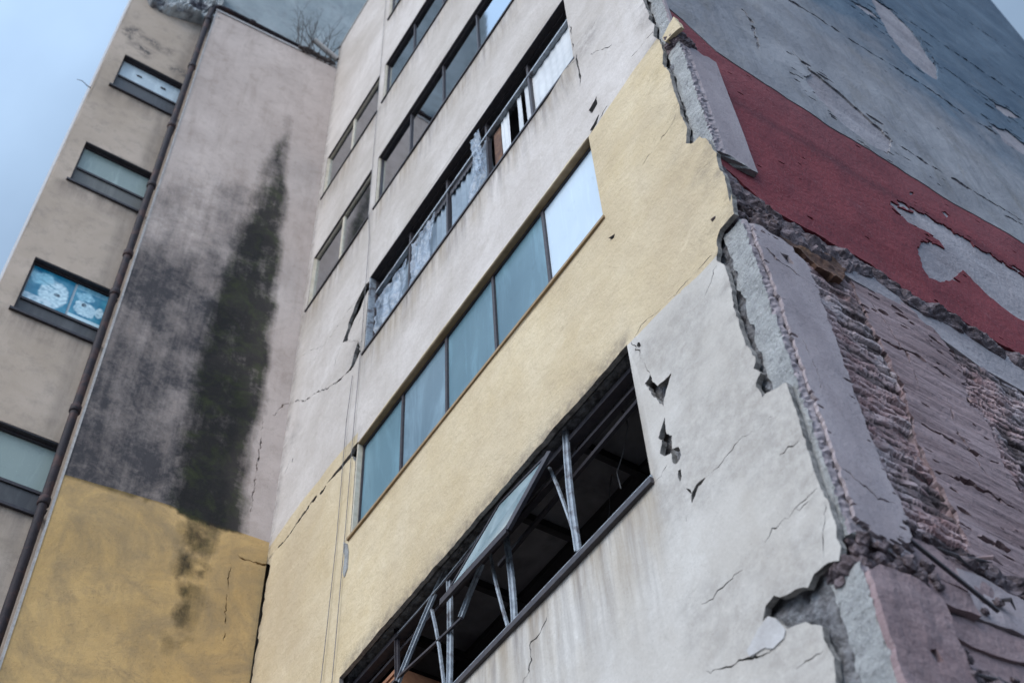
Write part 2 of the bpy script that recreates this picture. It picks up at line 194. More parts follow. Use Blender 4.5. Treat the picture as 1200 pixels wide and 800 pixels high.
def bbox(p): return min(q[0] for q in p), min(q[1] for q in p), max(q[0] for q in p), max(q[1] for q in p)
def inside(p, poly, bb=None):
    if bb and not (bb[0] <= p[0] <= bb[2] and bb[1] <= p[1] <= bb[3]): return False
    x, y = p; c = False; n = len(poly); j = n-1
    for i in range(n):
        xi, yi = poly[i]; xj, yj = poly[j]
        if (yi > y) != (yj > y) and x < (xj-xi)*(y-yi)/(yj-yi)+xi: c = not c
        j = i
    return c
def sdist(p, poly):                            # signed distance, positive inside
    best = 1e9; x, y = p; n = len(poly)
    for i in range(n):
        ax, ay = poly[i]; bx, by = poly[(i+1) % n]; dx, dy = bx-ax, by-ay
        t = max(0, min(1, ((x-ax)*dx+(y-ay)*dy)/(dx*dx+dy*dy+1e-12)))
        best = min(best, math.hypot(x-ax-t*dx, y-ay-t*dy))
    return best if inside(p, poly) else -best
def sstep(e0, e1, x):
    t = max(0, min(1, (x-e0)/(e1-e0))); return t*t*(3-2*t)
def jag(line, amp, step, seed=0, closed=False, s=18):
    out = []; pts = list(line)+([line[0]] if closed else [])
    for i in range(len(pts)-1):
        (ax, ay), (bx, by) = pts[i], pts[i+1]; L = math.hypot(bx-ax, by-ay)
        if L < 1e-6: continue
        n = max(1, int(L/step))
        for k in range(n):
            t = k/n; x, y = ax+(bx-ax)*t, ay+(by-ay)*t
            f = amp*(nz(x*s, y*s, seed)+.6*nz(x*s*2.7, y*s*2.7, seed+5)); g = amp*(nz(x*s, y*s, seed+9)+.6*nz(x*s*2.7, y*s*2.7, seed+3))
            if k == 0 and not closed and i == 0: f = g = 0
            out.append((x+f, y+g))
    if not closed: out.append(pts[-1])
    return out
def crack_poly(line, w, seed=0):
    ln = jag(line, .022, .024, seed, s=13); n = len(ln); L, Rr = [], []
    rc = random.Random(int(seed)*7+n); ln = [(p[0]+rc.gauss(0, .005), p[1]+rc.gauss(0, .005)) for p in ln]
    for i, p in enumerate(ln):
        a = ln[max(0, i-1)]; b = ln[min(n-1, i+1)]; dx, dy = b[0]-a[0], b[1]-a[1]; l = math.hypot(dx, dy)+1e-9
        t = i/(n-1) if n > 1 else .5
        ww = w*(.2+.8*math.sin(math.pi*min(1, max(0, t)))**.5)*(.8+2.2*nz(p[0]*8, p[1]*8, seed+2)+1.2*nz(p[0]*25, p[1]*25, seed+2))
        ww = max(ww, min(.0014, w*.12))/2
        L.append((p[0]-dy/l*ww, p[1]+dx/l*ww)); Rr.append((p[0]+dy/l*ww, p[1]-dx/l*ww))
    return L+Rr[::-1]

def slab(name, F, outer, holes, d0, thick, mats, parent, grid=None, disp=None, cuts=(), matfn=None, attrs=None, smooth=False, label=None, edge_mat=None):
    """a flat layer cut to an outline, with holes, real thickness, front face displaced"""
    V, E = [], []
    def ring(p, closed=True):
        n = len(V); V.extend(Vector(q) for q in p)
        k = len(p); E.extend((n+i, n+(i+1) % k) for i in range(k if closed else k-1))
    ring(outer); [ring(h) for h in holes]; [ring(c, False) for c in cuts]
    ob = bbox(outer)
    if grid:
        ga, gb = grid if isinstance(grid, tuple) else (grid, grid)
        hb0 = [(h, bbox(h)) for h in holes]
        b = ob[1]+gb/2; row = 0
        while b < ob[3]:
            a = ob[0]+ga*(.5 if row % 2 else .25)
            while a < ob[2]:
                q = (a+random.uniform(-.2, .2)*ga, b+random.uniform(-.2, .2)*gb)
                if inside(q, outer, ob): V.append(Vector(q))
                a += ga
            b += gb; row += 1
    r = delaunay_2d_cdt(V, E, [], 0, 1e-5)
    vo, fo = r[0], r[2]
    hb = [(h, bbox(h)) for h in holes]; keep = []
    for f in fo:
        c = ((vo[f[0]][0]+vo[f[1]][0]+vo[f[2]][0])/3, (vo[f[0]][1]+vo[f[1]][1]+vo[f[2]][1])/3)
        if not inside(c, outer, ob): continue
        if any(inside(c, h, bb) for h, bb in hb): continue
        A, B, C = (vo[i] for i in f[:3])
        f = list(f)
        if (B[0]-A[0])*(C[1]-A[1])-(B[1]-A[1])*(C[0]-A[0]) < 0: f = f[::-1]
        keep.append((f, c))
    used = {}; verts = []; ab = []
    def vid(i):
        if i not in used:
            p = vo[i]; used[i] = len(verts); verts.append(F(p[0], p[1], d0+(disp(p[0], p[1]) if disp else 0))); ab.append((p[0], p[1]))
        return used[i]
    faces, midx, ec = [], [], {}
    for f, c in keep:
        g = [vid(i) for i in f]; faces.append(g); midx.append(matfn(*c) if matfn else 0)
        for k in range(3):
            e = (g[k], g[(k+1) % 3]); ec[e] = midx[-1]
    back = {}
    if thick:
        for (i, j), mi in list(ec.items()):
            if (j, i) in ec: continue
            for k in (i, j):
                if k not in back:
                    back[k] = len(verts); verts.append(F(ab[k][0], ab[k][1], d0-thick)); ab.append(ab[k])
            faces.append([j, i, back[i], back[j]]); midx.append(mi if edge_mat is None else edge_mat)
    at = {k: [fn(*p) for p in ab] for k, fn in attrs.items()} if attrs else None
    return link(name, verts, faces, mats, parent, midx, at, smooth, label)

def rect(a0, b0, a1, b1): return [(a0, b0), (a1, b0), (a1, b1), (a0, b1)]

# ------------------------------------------------------------------ materials
class NT:
    def __init__(s, name):
        s.m = bpy.data.materials.new(name); s.m.use_nodes = True; s.n = s.m.node_tree.nodes; s.l = s.m.node_tree.links; s.b = s.n['Principled BSDF']
        g = s.n.new('ShaderNodeNewGeometry'); s.P = g.outputs['Position']
    def sock(s, x, inp):
        if isinstance(x, (int, float)): inp.default_value = x
        elif isinstance(x, (tuple, list)): inp.default_value = tuple(x)+((1,) if len(x) == 3 and inp.type == 'RGBA' else ())
        else: s.l.new(x, inp)
    def noise(s, scale, detail=4, rough=.55, vec=None, dist=0, stretch=None):
        v = vec or s.P
        if stretch:
            mp = s.n.new('ShaderNodeMapping'); s.l.new(v, mp.inputs['Vector']); mp.inputs['Scale'].default_value = stretch; v = mp.outputs['Vector']
        t = s.n.new('ShaderNodeTexNoise'); s.l.new(v, t.inputs['Vector']); t.inputs['Scale'].default_value = scale
        t.inputs['Detail'].default_value = detail; t.inputs['Roughness'].default_value = rough; t.inputs['Distortion'].default_value = dist
        return t.outputs['Fac']
    def rng(s, x, a, b, c=0., d=1.):
        t = s.n.new('ShaderNodeMapRange'); s.sock(x, t.inputs['Value'])
        for k, v in zip(('From Min', 'From Max', 'To Min', 'To Max'), (a, b, c, d)): t.inputs[k].default_value = v
        return t.outputs['Result']
    def math(s, op, a, b=0.): 
        t = s.n.new('ShaderNodeMath'); t.operation = op; s.sock(a, t.inputs[0]); s.sock(b, t.inputs[1]); return t.outputs[0]
    def mix(s, f, a, b, mode='MIX'):
        t = s.n.new('ShaderNodeMix'); t.data_type = 'RGBA'; t.blend_type = mode; s.sock(f, t.inputs['Factor']); s.sock(a, t.inputs['A']); s.sock(b, t.inputs['B'])
        return t.outputs['Result']
    def attr(s, name):
        t = s.n.new('ShaderNodeAttribute'); t.attribute_name = name; return t.outputs['Fac']
    def attrc(s, name):
        t = s.n.new('ShaderNodeAttribute'); t.attribute_name = name; return t.outputs['Color']
    def bump(s, h, strength, dist, prev=None):
        t = s.n.new('ShaderNodeBump'); s.sock(h, t.inputs['Height']); t.inputs['Strength'].default_value = strength; t.inputs['Distance'].default_value = dist
        if prev: s.l.new(prev, t.inputs['Normal'])
        return t.outputs['Normal']
    def out(s, col, rough=.85, nrm=None, spec=.3, metal=0):
        s.sock(col, s.b.inputs['Base Color']); s.sock(rough, s.b.inputs['Roughness']); s.b.inputs['Specular IOR Level'].default_value = spec; s.b.inputs['Metallic'].default_value = metal
        if nrm is not None: s.l.new(nrm, s.b.inputs['Normal'])
        return s.m

def simple(name, c1, c2, scale=8, rough=.8, bs=30, bd=.004, bstr=.6, spec=.3, metal=0, c3=None):
    t = NT(name); n1 = t.noise(scale, 6, .6); col = t.mix(t.rng(n1, .35, .65), c1, c2)
    if c3: col = t.mix(t.rng(t.noise(scale*.33, 5, .6, dist=.5), .52, .66), col, c3)
    fine = t.noise(scale*9, 3, .6); col = t.mix(.35, col, t.mix(fine, (.35, .35, .35), (1.5, 1.5, 1.5)), 'MULTIPLY') if False else col
    return t.out(col, rough, t.bump(t.noise(bs, 5, .65), bstr, bd), spec, metal)

def plaster(name, base, pale, dirt, streak=True, bscale=26, bdist=.007):
    t = NT(name)
    col = t.mix(t.rng(t.noise(1.6, 6, .62, dist=.3), .35, .68), base, pale)
    blot = t.noise(6, 8, .7, dist=.6)
    col = t.mix(t.rng(blot, .5, .75, 0, .5), col, dirt)
    col = t.mix(t.rng(t.noise(.45, 5, .6, dist=.6), .38, .64, 0, .62), col, tuple(c*.80 for c in dirt) if not streak else dirt)
    trw = t.noise(1, 6, .66, stretch=(2.2, 2.2, 5), dist=.8); col = t.mix(t.rng(trw, .56, .70, 0, .28), col, tuple(min(1, c*1.12) for c in pale))
    gr = t.noise(42, 4, .7)
    col = t.mix(t.rng(gr, .3, .7, 0, .22), col, tuple(c*.62 for c in dirt))
    col = t.mix(t.rng(t.noise(95, 2, .6), .62, .7, 0, .35), col, tuple(c*.45 for c in dirt))
    if streak:
        st = t.noise(1.0, 6, .68, stretch=(11, 11, .75)); un = t.attr('under')
        st2 = t.noise(1.0, 5, .6, stretch=(3.2, 3.2, .9))
        k = t.math('MULTIPLY', un, t.rng(st, .38, .62)); col = t.mix(t.math('MULTIPLY', k, .9), col, (.17, .15, .14))
        k2 = t.math('MULTIPLY', un, t.rng(st2, .42, .62)); col = t.mix(t.math('MULTIPLY', k2, .55), col, (.36, .29, .2))
        far = t.rng(t.noise(1.0, 6, .7, stretch=(8, 8, .45)), .53, .76, 0, .42); col = t.mix(far, col, dirt)
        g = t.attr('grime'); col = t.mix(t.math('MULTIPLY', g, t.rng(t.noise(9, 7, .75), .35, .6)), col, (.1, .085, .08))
    h = t.math('ADD', t.math('MULTIPLY', t.noise(bscale, 6, .62, dist=.4, stretch=(1, 1, .8)), 1.0), t.math('MULTIPLY', t.noise(bscale*.28, 3, .5), 1.4))
    return t.out(col, .88, t.bump(h, .75, bdist), .25)

M = {}
M['white'] = plaster('white_plaster', (.53, .485, .455), (.64, .595, .565), (.37, .325, .28))
M['white_low'] = plaster('white_plaster_low', (.50, .475, .445), (.60, .58, .55), (.40, .365, .325), bscale=20, bdist=.004)
M['cream'] = plaster('cream_plaster', (.56, .45, .28), (.66, .56, .395), (.44, .35, .235), bscale=30, bdist=.012)
M['broken'] = simple('broken_masonry', (.27, .275, .29), (.08, .075, .08), 14, .95, 34, .03, 1)
t = NT('column_side_render'); col = t.mix(t.rng(t.noise(2.2, 7, .65, stretch=(1, 1, .5)), .35, .66), (.28, .24, .255), (.40, .35, .365))
col = t.mix(t.rng(t.noise(11, 8, .78, dist=.5), .55, .70, 0, .6), col, (.19, .16, .17)); col = t.mix(t.rng(t.noise(80, 3, .6), .58, .68, 0, .5), col, (.12, .1, .11))
M['lavender'] = t.out(col, .92, t.bump(t.noise(30, 6, .7), .7, .010), .2)
t = NT('grey_column_concrete'); col = t.mix(t.rng(t.noise(6, 7, .68), .35, .66), (.28, .285, .285), (.45, .455, .45))
col = t.mix(t.rng(t.noise(13, 8, .8, dist=.6), .53, .66, 0, .75), col, (.13, .125, .13)); col = t.mix(t.rng(t.noise(60, 4, .7), .56, .66, 0, .6), col, (.58, .58, .57))
M['concrete'] = t.out(col, .93, t.bump(t.math('ADD', t.noise(22, 7, .75), t.math('MULTIPLY', t.noise(70, 4, .7), .5)), 1, .025), .2)
M['rubble'] = simple('rubble', (.10, .075, .08), (.24, .195, .21), 16, .95, 30, .03, 1, c3=(.06, .045, .05))
M['section'] = simple('broken_render_section', (.20, .19, .18), (.34, .32, .30), 22, .95, 60, .01, 1, c3=(.10, .095, .09))
M['chip'] = simple('grey_render_coat', (.36, .345, .34), (.45, .44, .44), 10, .9, 45, .006, .6)
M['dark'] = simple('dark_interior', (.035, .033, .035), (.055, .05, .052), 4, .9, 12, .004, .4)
M['ceil'] = simple('mottled_grey_ceiling', (.17, .16, .165), (.26, .25, .255), 3, .9, 12, .006, .5, c3=(.10, .09, .1))  # grey with darker blotches, for the ceilings and floor slabs
M['frame_dark'] = simple('dark_window_frame', (.035, .032, .04), (.06, .052, .055), 20, .5, 60, .002, .4)
M['frame_brown'] = simple('brown_reveal', (.24, .165, .09), (.33, .24, .145), 8, .8, 30, .005, .6)
M['ledge'] = simple('broken_pale_concrete', (.36, .40, .42), (.58, .61, .62), 7, .9, 40, .02, 1, c3=(.10, .10, .12))
M['steel'] = simple('galvanised_steel', (.22, .245, .28), (.38, .42, .46), 25, .5, 60, .003, .4, .4, .1, c3=(.12, .11, .12))
M['rusty'] = simple('rusty_pipe', (.012, .009, .013), (.022, .015, .02), 14, .7, 50, .006, .6, c3=(.06, .028, .025))
M['creamframe'] = simple('cream_jamb', (.50, .44, .34), (.62, .56, .46), 12, .7, 50, .003, .5)
M['wood'] = simple('orange_wood', (.26, .12, .07), (.36, .18, .10), 18, .6, 50, .003, .5)
M['rust_wood'] = simple('broken_timber', (.09, .05, .042), (.16, .09, .06), 10, .85, 30, .012, .8, c3=(.30, .17, .09))
M['asphalt'] = simple('asphalt', (.045, .045, .047), (.06, .06, .062), 3, .9, 60, .006, .6)
M['paving'] = simple('paving', (.22, .21, .2), (.3, .29, .28), 5, .9, 50, .004, .6)

def glassmat(name, tint, refl=.42, rough=.03, wob=.002):
    t = NT(name); n = t.n; tr = n.new('ShaderNodeBsdfTransparent'); tr.inputs['Color'].default_value = (*tint, 1)
    gl = n.new('ShaderNodeBsdfGlossy'); gl.inputs['Roughness'].default_value = rough; gl.inputs['Color'].default_value = (.9, .95, 1, 1)
    t.l.new(t.bump(t.noise(1.8, 2, .4), .5, wob), gl.inputs['Normal'])
    fr_ = n.new('ShaderNodeFresnel'); fr_.inputs['IOR'].default_value = 1.6
    f = t.rng(fr_.outputs[0], 0, 1, refl, 1); f = t.math('MULTIPLY', f, 1)
    mxs = n.new('ShaderNodeMixShader'); t.l.new(f, mxs.inputs[0]); t.l.new(tr.outputs[0], mxs.inputs[1]); t.l.new(gl.outputs[0], mxs.inputs[2])
    t.l.new(mxs.outputs[0], n['Material Output'].inputs['Surface']); return t.m
M['glass'] = glassmat('window_glass', (.55, .6, .62))
M['glass_sash'] = glassmat('loose_glass', (.5, .58, .6), .5)
def film(name, c1, c2, rough=.22, spec=.5, smear=.5):
    t = NT(name); a = t.mix(t.rng(t.noise(1.3, 4, .5, stretch=(1, 1, .5)), .35, .65), c1, c2)
    a = t.mix(t.rng(t.noise(1, 5, .6, stretch=(14, 14, 1.1)), .55, .75, 0, .25), a, tuple(min(1, c*1.5) for c in c2))
    a = t.mix(t.rng(t.noise(7, 6, .7), .58, .72, 0, .3), a, tuple(c*.6 for c in c1))
    a = t.mix(t.rng(t.noise(1, 6, .7, stretch=(3, 3, .6), dist=.8), .50, .75, 0, smear), a, tuple(min(1, c*1.9) for c in c2))
    a = t.mix(t.rng(t.noise(60, 3, .7), .66, .74, 0, .5), a, tuple(min(1, c*2.2) for c in c2))
    return t.out(a, rough+.12, t.bump(t.noise(2.5, 2, .4), .3, .003), spec*.55)
M['blue_film'] = film('blue_window_film', (.085, .155, .195), (.125, .215, .26))
M['blue_film2'] = film('blue_grey_window_film', (.12, .185, .23), (.165, .24, .29))
M['sky_pane'] = film('pale_sky_reflection_pane', (.44, .53, .62), (.50, .60, .69), .35, .5, .08)  # rightmost pane: its bright sky reflection is painted as a pale base colour
M['frosted'] = film('frosted_green_glass', (.25, .31, .29), (.30, .36, .335))
M['frosted_blue'] = film('frosted_pale_glass', (.42, .50, .54), (.48, .56, .60))
M['louvre'] = film('dark_lower_pane', (.06, .06, .065), (.09, .09, .09), .4)
M['louvre2'] = film('grey_lower_pane', (.13, .13, .12), (.17, .165, .15), .4)
M['curtain'] = simple('white_curtain', (.46, .48, .50), (.60, .62, .64), 4, .9, 20, .004, .4)
M['curtain_blue'] = simple('grey_blue_curtain', (.19, .24, .29), (.27, .33, .39), 4, .9, 20, .004, .4)
M['blind'] = simple('slatted_blind', (.15, .20, .25), (.21, .27, .33), 6, .7, 20, .002, .3)
def plasticmat():
    t = NT('clear_plastic'); b = t.b; b.inputs['Alpha'].default_value = .5
    return t.out(t.mix(t.rng(t.noise(9, 5, .7, dist=1), .4, .62), (.22, .29, .38), (.50, .57, .66)), .3, t.bump(t.noise(10, 4, .6, dist=1.2), .8, .02), .6)
M['plastic'] = plasticmat()
M['twig'] = simple('twig_bark', (.035, .03, .03), (.07, .055, .05), 30, .9)
M['cable'] = simple('grey_cable', (.12, .12, .125), (.2, .195, .2), 10, .7)
M['stubm'] = simple('pale_stub', (.35, .33, .32), (.5, .48, .46), 20, .85)

# side wall paints
def sidepaint(name, a, b, c, d, band=None):
    t = NT(name); col = t.mix(t.rng(t.noise(1.1, 6, .6, dist=.5, stretch=(1, 1, 2.2)), .35, .68), a, b)
    col = t.mix(t.rng(t.noise(4, 7, .7, stretch=(1, .5, 1.6)), .54, .74, 0, .6), col, c)
    col = t.mix(t.rng(t.noise(1.0, 5, .65, stretch=(5, 5, .5)), .52, .75, 0, .4), col, c)
    col = t.mix(t.rng(t.noise(60, 3, .6), .6, .7, 0, .5), col, d)
    if band:
        sz = t.n.new('ShaderNodeSeparateXYZ'); t.l.new(t.P, sz.inputs[0]); zz = t.math('ADD', sz.outputs['Z'], t.math('MULTIPLY', t.noise(1.2, 4, .6), .5))
        dk = t.math('MULTIPLY', t.rng(zz, 11.15, 11.32), t.rng(zz, 11.5, 11.34)); col = t.mix(t.math('MULTIPLY', dk, .55), col, band)
        col = t.mix(t.math('MULTIPLY', t.rng(zz, 11.4, 11.7), t.rng(t.noise(2, 5, .6), .3, .7, .1, .45)), col, d)
        sc = t.noise(1, 7, .75, stretch=(3, 3, 9), dist=.6); col = t.mix(t.rng(sc, .56, .76, 0, .55), col, c)
        col = t.mix(t.rng(t.noise(5.5, 9, .8, dist=.8), .60, .68, 0, .55), col, (.26, .13, .14))
        col = t.mix(t.rng(t.noise(130, 2, .6), .66, .7, 0, .7), col, (.36, .28, .28))
    return t.out(col, .85, t.bump(t.math('ADD', t.noise(24, 5, .65), t.math('MULTIPLY', t.noise(3, 4, .5), 2.5)), .9, .012), .25)
M['red'] = sidepaint('red_painted_render', (.155, .028, .036), (.20, .040, .048), (.105, .024, .034), (.19, .065, .075), (.07, .018, .026))
M['grey'] = sidepaint('grey_side_render', (.16, .165, .19), (.22, .225, .25), (.12, .125, .14), (.3, .3, .31))
M['peel'] = sidepaint('pale_undercoat', (.25, .23, .25), (.36, .335, .355), (.18, .155, .165), (.08, .07, .075))
M['pink'] = sidepaint('pinkish_render', (.21, .145, .15), (.33, .25, .255), (.11, .075, .08), (.40, .33, .33))
t = NT('grey_to_blue_side_render')
sz = t.n.new('ShaderNodeSeparateXYZ'); t.l.new(t.P, sz.inputs[0])
zb = t.math('ADD', sz.outputs['Z'], t.math('MULTIPLY', t.noise(1.1, 5, .6), 5.0))
yb = t.math('ADD', zb, t.math('MULTIPLY', sz.outputs['Y'], .35))
g0 = t.mix(t.rng(t.noise(.9, 6, .62, dist=.5), .35, .66), (.20, .20, .22), (.30, .30, .32))
g0 = t.mix(t.rng(t.noise(1, 6, .65, stretch=(2.5, 2.5, 1.1), dist=.6), .52, .72, 0, .55), g0, (.20, .185, .17))
b0 = t.mix(t.rng(t.noise(1.1, 6, .62, dist=.5), .35, .66), (.065, .10, .145), (.115, .16, .21))
col = t.mix(t.rng(yb, 18.2, 20.2), g0, b0)
col = t.mix(t.rng(t.noise(1.0, 6, .7, stretch=(6, 6, .55)), .52, .76, 0, .5), col, (.085, .09, .105))
col = t.mix(t.rng(t.noise(5, 8, .75), .56, .76, 0, .45), col, (.11, .105, .11))
col = t.mix(t.rng(t.noise(7, 9, .82, dist=.7), .62, .68, 0, .5), col, (.33, .32, .33))
col = t.mix(t.rng(t.noise(1, 7, .72, stretch=(2, 1.2, 8), dist=.6), .57, .74, 0, .4), col, (.30, .28, .27))
M['greyblue'] = t.out(col, .85, t.bump(t.math('ADD', t.noise(22, 5, .65), t.math('MULTIPLY', t.noise(2, 4, .5), 3)), .9, .012), .25)
t = NT('weathered_brick'); col = t.mix(t.rng(t.noise(9, 6, .65), .35, .65), (.30, .185, .185), (.48, .36, .365))
col = t.mix(t.rng(t.noise(2.2, 5, .6), .42, .62, 0, .7), col, (.46, .42, .44))
col = t.mix(t.rng(t.attr('unit'), .02, .32), (.075, .058, .06), col)
col = t.mix(t.rng(t.noise(40, 5, .75), .55, .72, 0, .6), col, (.07, .055, .06))
M['brick'] = t.out(col, .95, t.bump(t.noise(55, 5, .7), 1, .012), .2)
M['mortar'] = simple('mortar_bed', (.12, .095, .10), (.20, .165, .17), 14, .95, 40, .012, 1)
def striated():
    t = NT('scored_pink_render'); col = t.mix(t.rng(t.noise(2, 6, .6, stretch=(1, .35, 3)), .35, .66), (.22, .155, .16), (.37, .285, .295))
    st = t.noise(1, 6, .7, stretch=(2, 1.3, 17), dist=.3); pt_ = t.rng(t.noise(1.3, 5, .6), .42, .58); col = t.mix(t.math('MULTIPLY', pt_, t.rng(st, .50, .66, 0, .75)), col, (.11, .08, .09)); col = t.mix(t.rng(t.noise(7, 8, .78, dist=.6), .56, .72, 0, .6), col, (.13, .10, .11))
    return t.out(col, .9, t.bump(t.math('ADD', st, t.math('MULTIPLY', t.noise(30, 4, .6), .4)), 1, .03), .2)
M['striated'] = striated()

# stained wing
def stainmat(name, base, pale, dirt, low):
    t = NT(name); col = t.mix(t.rng(t.noise(.9, 7, .62, dist=.4), .34, .68), base, pale)
    col = t.mix(t.rng(t.noise(5, 8, .72, dist=.5), .5, .72, 0, .45), col, dirt)
    col = t.mix(t.rng(t.noise(1, 6, .65, stretch=(6, 6, .7)), .5, .75, 0, .4), col, dirt)
    if low: col = t.mix(t.rng(t.noise(1.0, 7, .7, dist=1.0), .44, .66, 0, .7), col, dirt); col = t.mix(t.rng(t.noise(2.2, 8, .75, dist=.8), .58, .72, 0, .45), col, (.16, .125, .09))
    det = t.noise(4.2, 9, .76, dist=.5); fine = t.noise(16, 6, .8)
    soft = t.attr('soft'); core = t.attr('core')
    runs = t.noise(1.0, 7, .72, stretch=(7, 7, .45), dist=.25); big = t.noise(1.1, 7, .68, dist=.5)
    d2 = t.math('ADD', t.math('ADD', t.math('MULTIPLY', det, .32), t.math('MULTIPLY', fine, .2)), t.math('MULTIPLY', t.math('ADD', runs, big), .25))
    ks = t.math('ADD', soft, t.rng(d2, .33, .72, -.55, .55)); ks = t.math('MULTIPLY', t.rng(ks, .10, 1.05), t.rng(soft, .0, .35))
    col = t.mix(t.math('MULTIPLY', ks, .93), col, t.mix(low, (.028, .030, .038), (.12, .085, .035)))
    kc = t.math('ADD', core, t.rng(d2, .33, .72, -.5, .5)); kc = t.math('MULTIPLY', t.rng(kc, .15, .95), t.rng(core, .0, .3))
    green = t.mix(t.rng(t.noise(3.4, 6, .7, dist=.6), .46, .66), (.012, .012, .012), (.027, .035, .013))
    col = t.mix(t.math('MULTIPLY', kc, t.mix(low, (.95, .95, .95), (.75, .75, .75)) if False else .93), col, green)
    col = t.mix(t.rng(t.noise(70, 3, .6), .6, .72, 0, .35), col, (.03, .03, .03))
    return t.out(col, .9, t.bump(t.math('ADD', t.noise(28, 6, .7), t.math('MULTIPLY', t.noise(3, 4, .5), 2)), .7, .009), .2)
M['wing_grey'] = stainmat('grey_beige_wing_render', (.43, .355, .315), (.58, .49, .44), (.29, .225, .185), 0.)
M['wing_ochre'] = stainmat('ochre_paint', (.50, .325, .135), (.60, .405, .185), (.27, .20, .12), 1.)
def wwmat():
    t = NT('beige_grey_window_wing_render'); col = t.mix(t.rng(t.noise(.8, 6, .6, dist=.4), .34, .68), (.43, .345, .27), (.57, .465, .38))
    sz = t.n.new('ShaderNodeSeparateXYZ'); t.l.new(t.P, sz.inputs[0])
    gb = t.mix(t.rng(t.noise(1.3, 7, .66, dist=.5, stretch=(1, 1, .6)), .35, .65), (.26, .30, .31), (.38, .42, .43))
    col = t.mix(t.rng(sz.outputs['Z'], 24.15, 24.5), col, gb)
    col = t.mix(t.rng(t.noise(5, 8, .72), .5, .74, 0, .4), col, (.17, .15, .14))
    un = t.attr('under'); st = t.noise(1, 6, .68, stretch=(6, 6, .8))
    col = t.mix(t.math('MULTIPLY', un, t.rng(st, .35, .62, .15, .75)), col, (.14, .115, .1))
    col = t.mix(t.math('MULTIPLY', t.attr('scuff'), t.rng(t.noise(14, 6, .75), .40, .55)), col, (.075, .07, .07))
    return t.out(col, .9, t.bump(t.noise(24, 6, .68), .6, .008), .2)
M['wing_beige'] = wwmat()
t = NT('printed_poster'); M['poster'] = t.out(t.attrc('ink'), .25, None, .5)

# ================================================================== the setting
g = MB(); g.poly([(-600, -600, 0), (600, -600, 0), (600, 600, 0), (-600, 600, 0)]); tag(g.build('ground', M['asphalt']), kind='structure')
g = MB(); g.hexa([(-12, -5.6, .004), (3, -5.6, .004), (3, 0, .004), (-12, 0, .004), (-12, -5.6, .13), (3, -5.6, .13), (3, 0, .13), (-12, 0, .13)]); tag(g.build('pavement', M['paving']), kind='structure')

# ================================================================== main building
B = empty('apartment_building', (-6.75, 5, 0), 'earthquake damaged block with a cracked white and cream front and a broken brick side', 'building')
TOP = 25.25
XLm, XRm = -8.42, -4.12                                    # wide window bay
ROWS = [dict(z0=7.36, z1=8.73), dict(z0=10.40, z1=11.745), dict(z0=13.30, z1=14.80), dict(z0=16.44, z1=17.76), dict(z0=19.49, z1=20.74), dict(z0=22.53, z1=23.80)]
SMALL = [dict(z0=19.44, z1=20.70), dict(z0=16.42, z1=17.72)]
SXL, SXR = -10.40, -8.60
wide = [rect(XLm, r['z0'], XRm, r['z1']) for r in ROWS]
small = [rect(SXL, r['z0'], SXR, r['z1']) for r in SMALL]
# the outer plaster coat
edge = [tuple(p) for p in T['plaster_edge']]
b = edge[0][1]; upl = []
z = TOP
while z > b+.2:
    upl.append((-3.06+.10*nz(z*1.9, 3.3, 1)+.05*nz(z*6, 1, 1), z)); z -= .12
upl[0] = (upl[0][0], TOP)
low = [(-3.0-.12*abs(nz(z*2.1, 8, 2)), z) for z in [5.0-.15*i for i in range(33)]]
re = jag(upl+edge+low, .010, .03, 4, s=20)
lc_ = jag([(XL-.02, 11.9), (XL+.02, 11.75), (XL+.13, 11.62), (XL+.10, 11.4), (XL+.075, 10.9), (XL+.05, 10.2), (XL+.04, 9.4), (XL+.04, 0)], .045, .04, 6, s=6)
outer = [(low[-1][0], 0)] + re[::-1] + [(XL-.02, TOP)] + lc_
outer = [p for i, p in enumerate(outer) if i == 0 or math.hypot(p[0]-outer[i-1][0], p[1]-outer[i-1][1]) > 1e-4]
spalls = [jag(h, .010, .022, i, True, 26) for i, h in enumerate(T['holes']) if i not in (11, 12, 13, 14)]
cracks = [crack_poly(c, w*.0025, i*3) for i, (c, w) in enumerate(T['cracks'])]
ragged0 = rect(XLm, 7.36, XRm, 8.73)
# the broken opening's head is ragged
ragged0 = [(XLm, 7.36), (XRm, 7.36), (XRm, 8.73)]+jag([(XRm-.03, 8.73), (-6.2, 8.745), (XLm+.03, 8.73)], .014, .05, 3, s=9)[1:]+[(XLm, 8.73)]
whole = [ragged0]+wide[1:]+small
ctl = [(-8.42, 11.93)]+[tuple(p) for p in T['cream_top_left'][1:]]+[(-10.8, 11.99)]
ctl = jag(ctl, .02, .06, 8, s=4)
ctr = jag([tuple(p) for p in T['cream_top_right']]+[(-2.8, 11.84)], .015, .05, 9, s=5)
cbr = jag([(-4.15, 8.728)]+[tuple(p) for p in T['cream_bot_right']]+[(-2.7, 8.56)], .012, .05, 10, s=5)
def facemat(x, z):
    zt = 11.77+.05*sstep(-4, -3.3, x) if x > -8.45 else 11.99
    if x < -8.43: zt = min((abs(x-p[0]), p[1]) for p in ctl)[1]
    elif x > XRm: zt = min((abs(x-p[0]), p[1]) for p in ctr)[1]
    if z > zt: return 0
    if x > XRm: return 1 if z > min((abs(x-p[0]), p[1]) for p in cbr)[1] else 2
    if x > XLm: return 1 if z > 8.6 else 2
    return 1 if z > 6.2 else 2
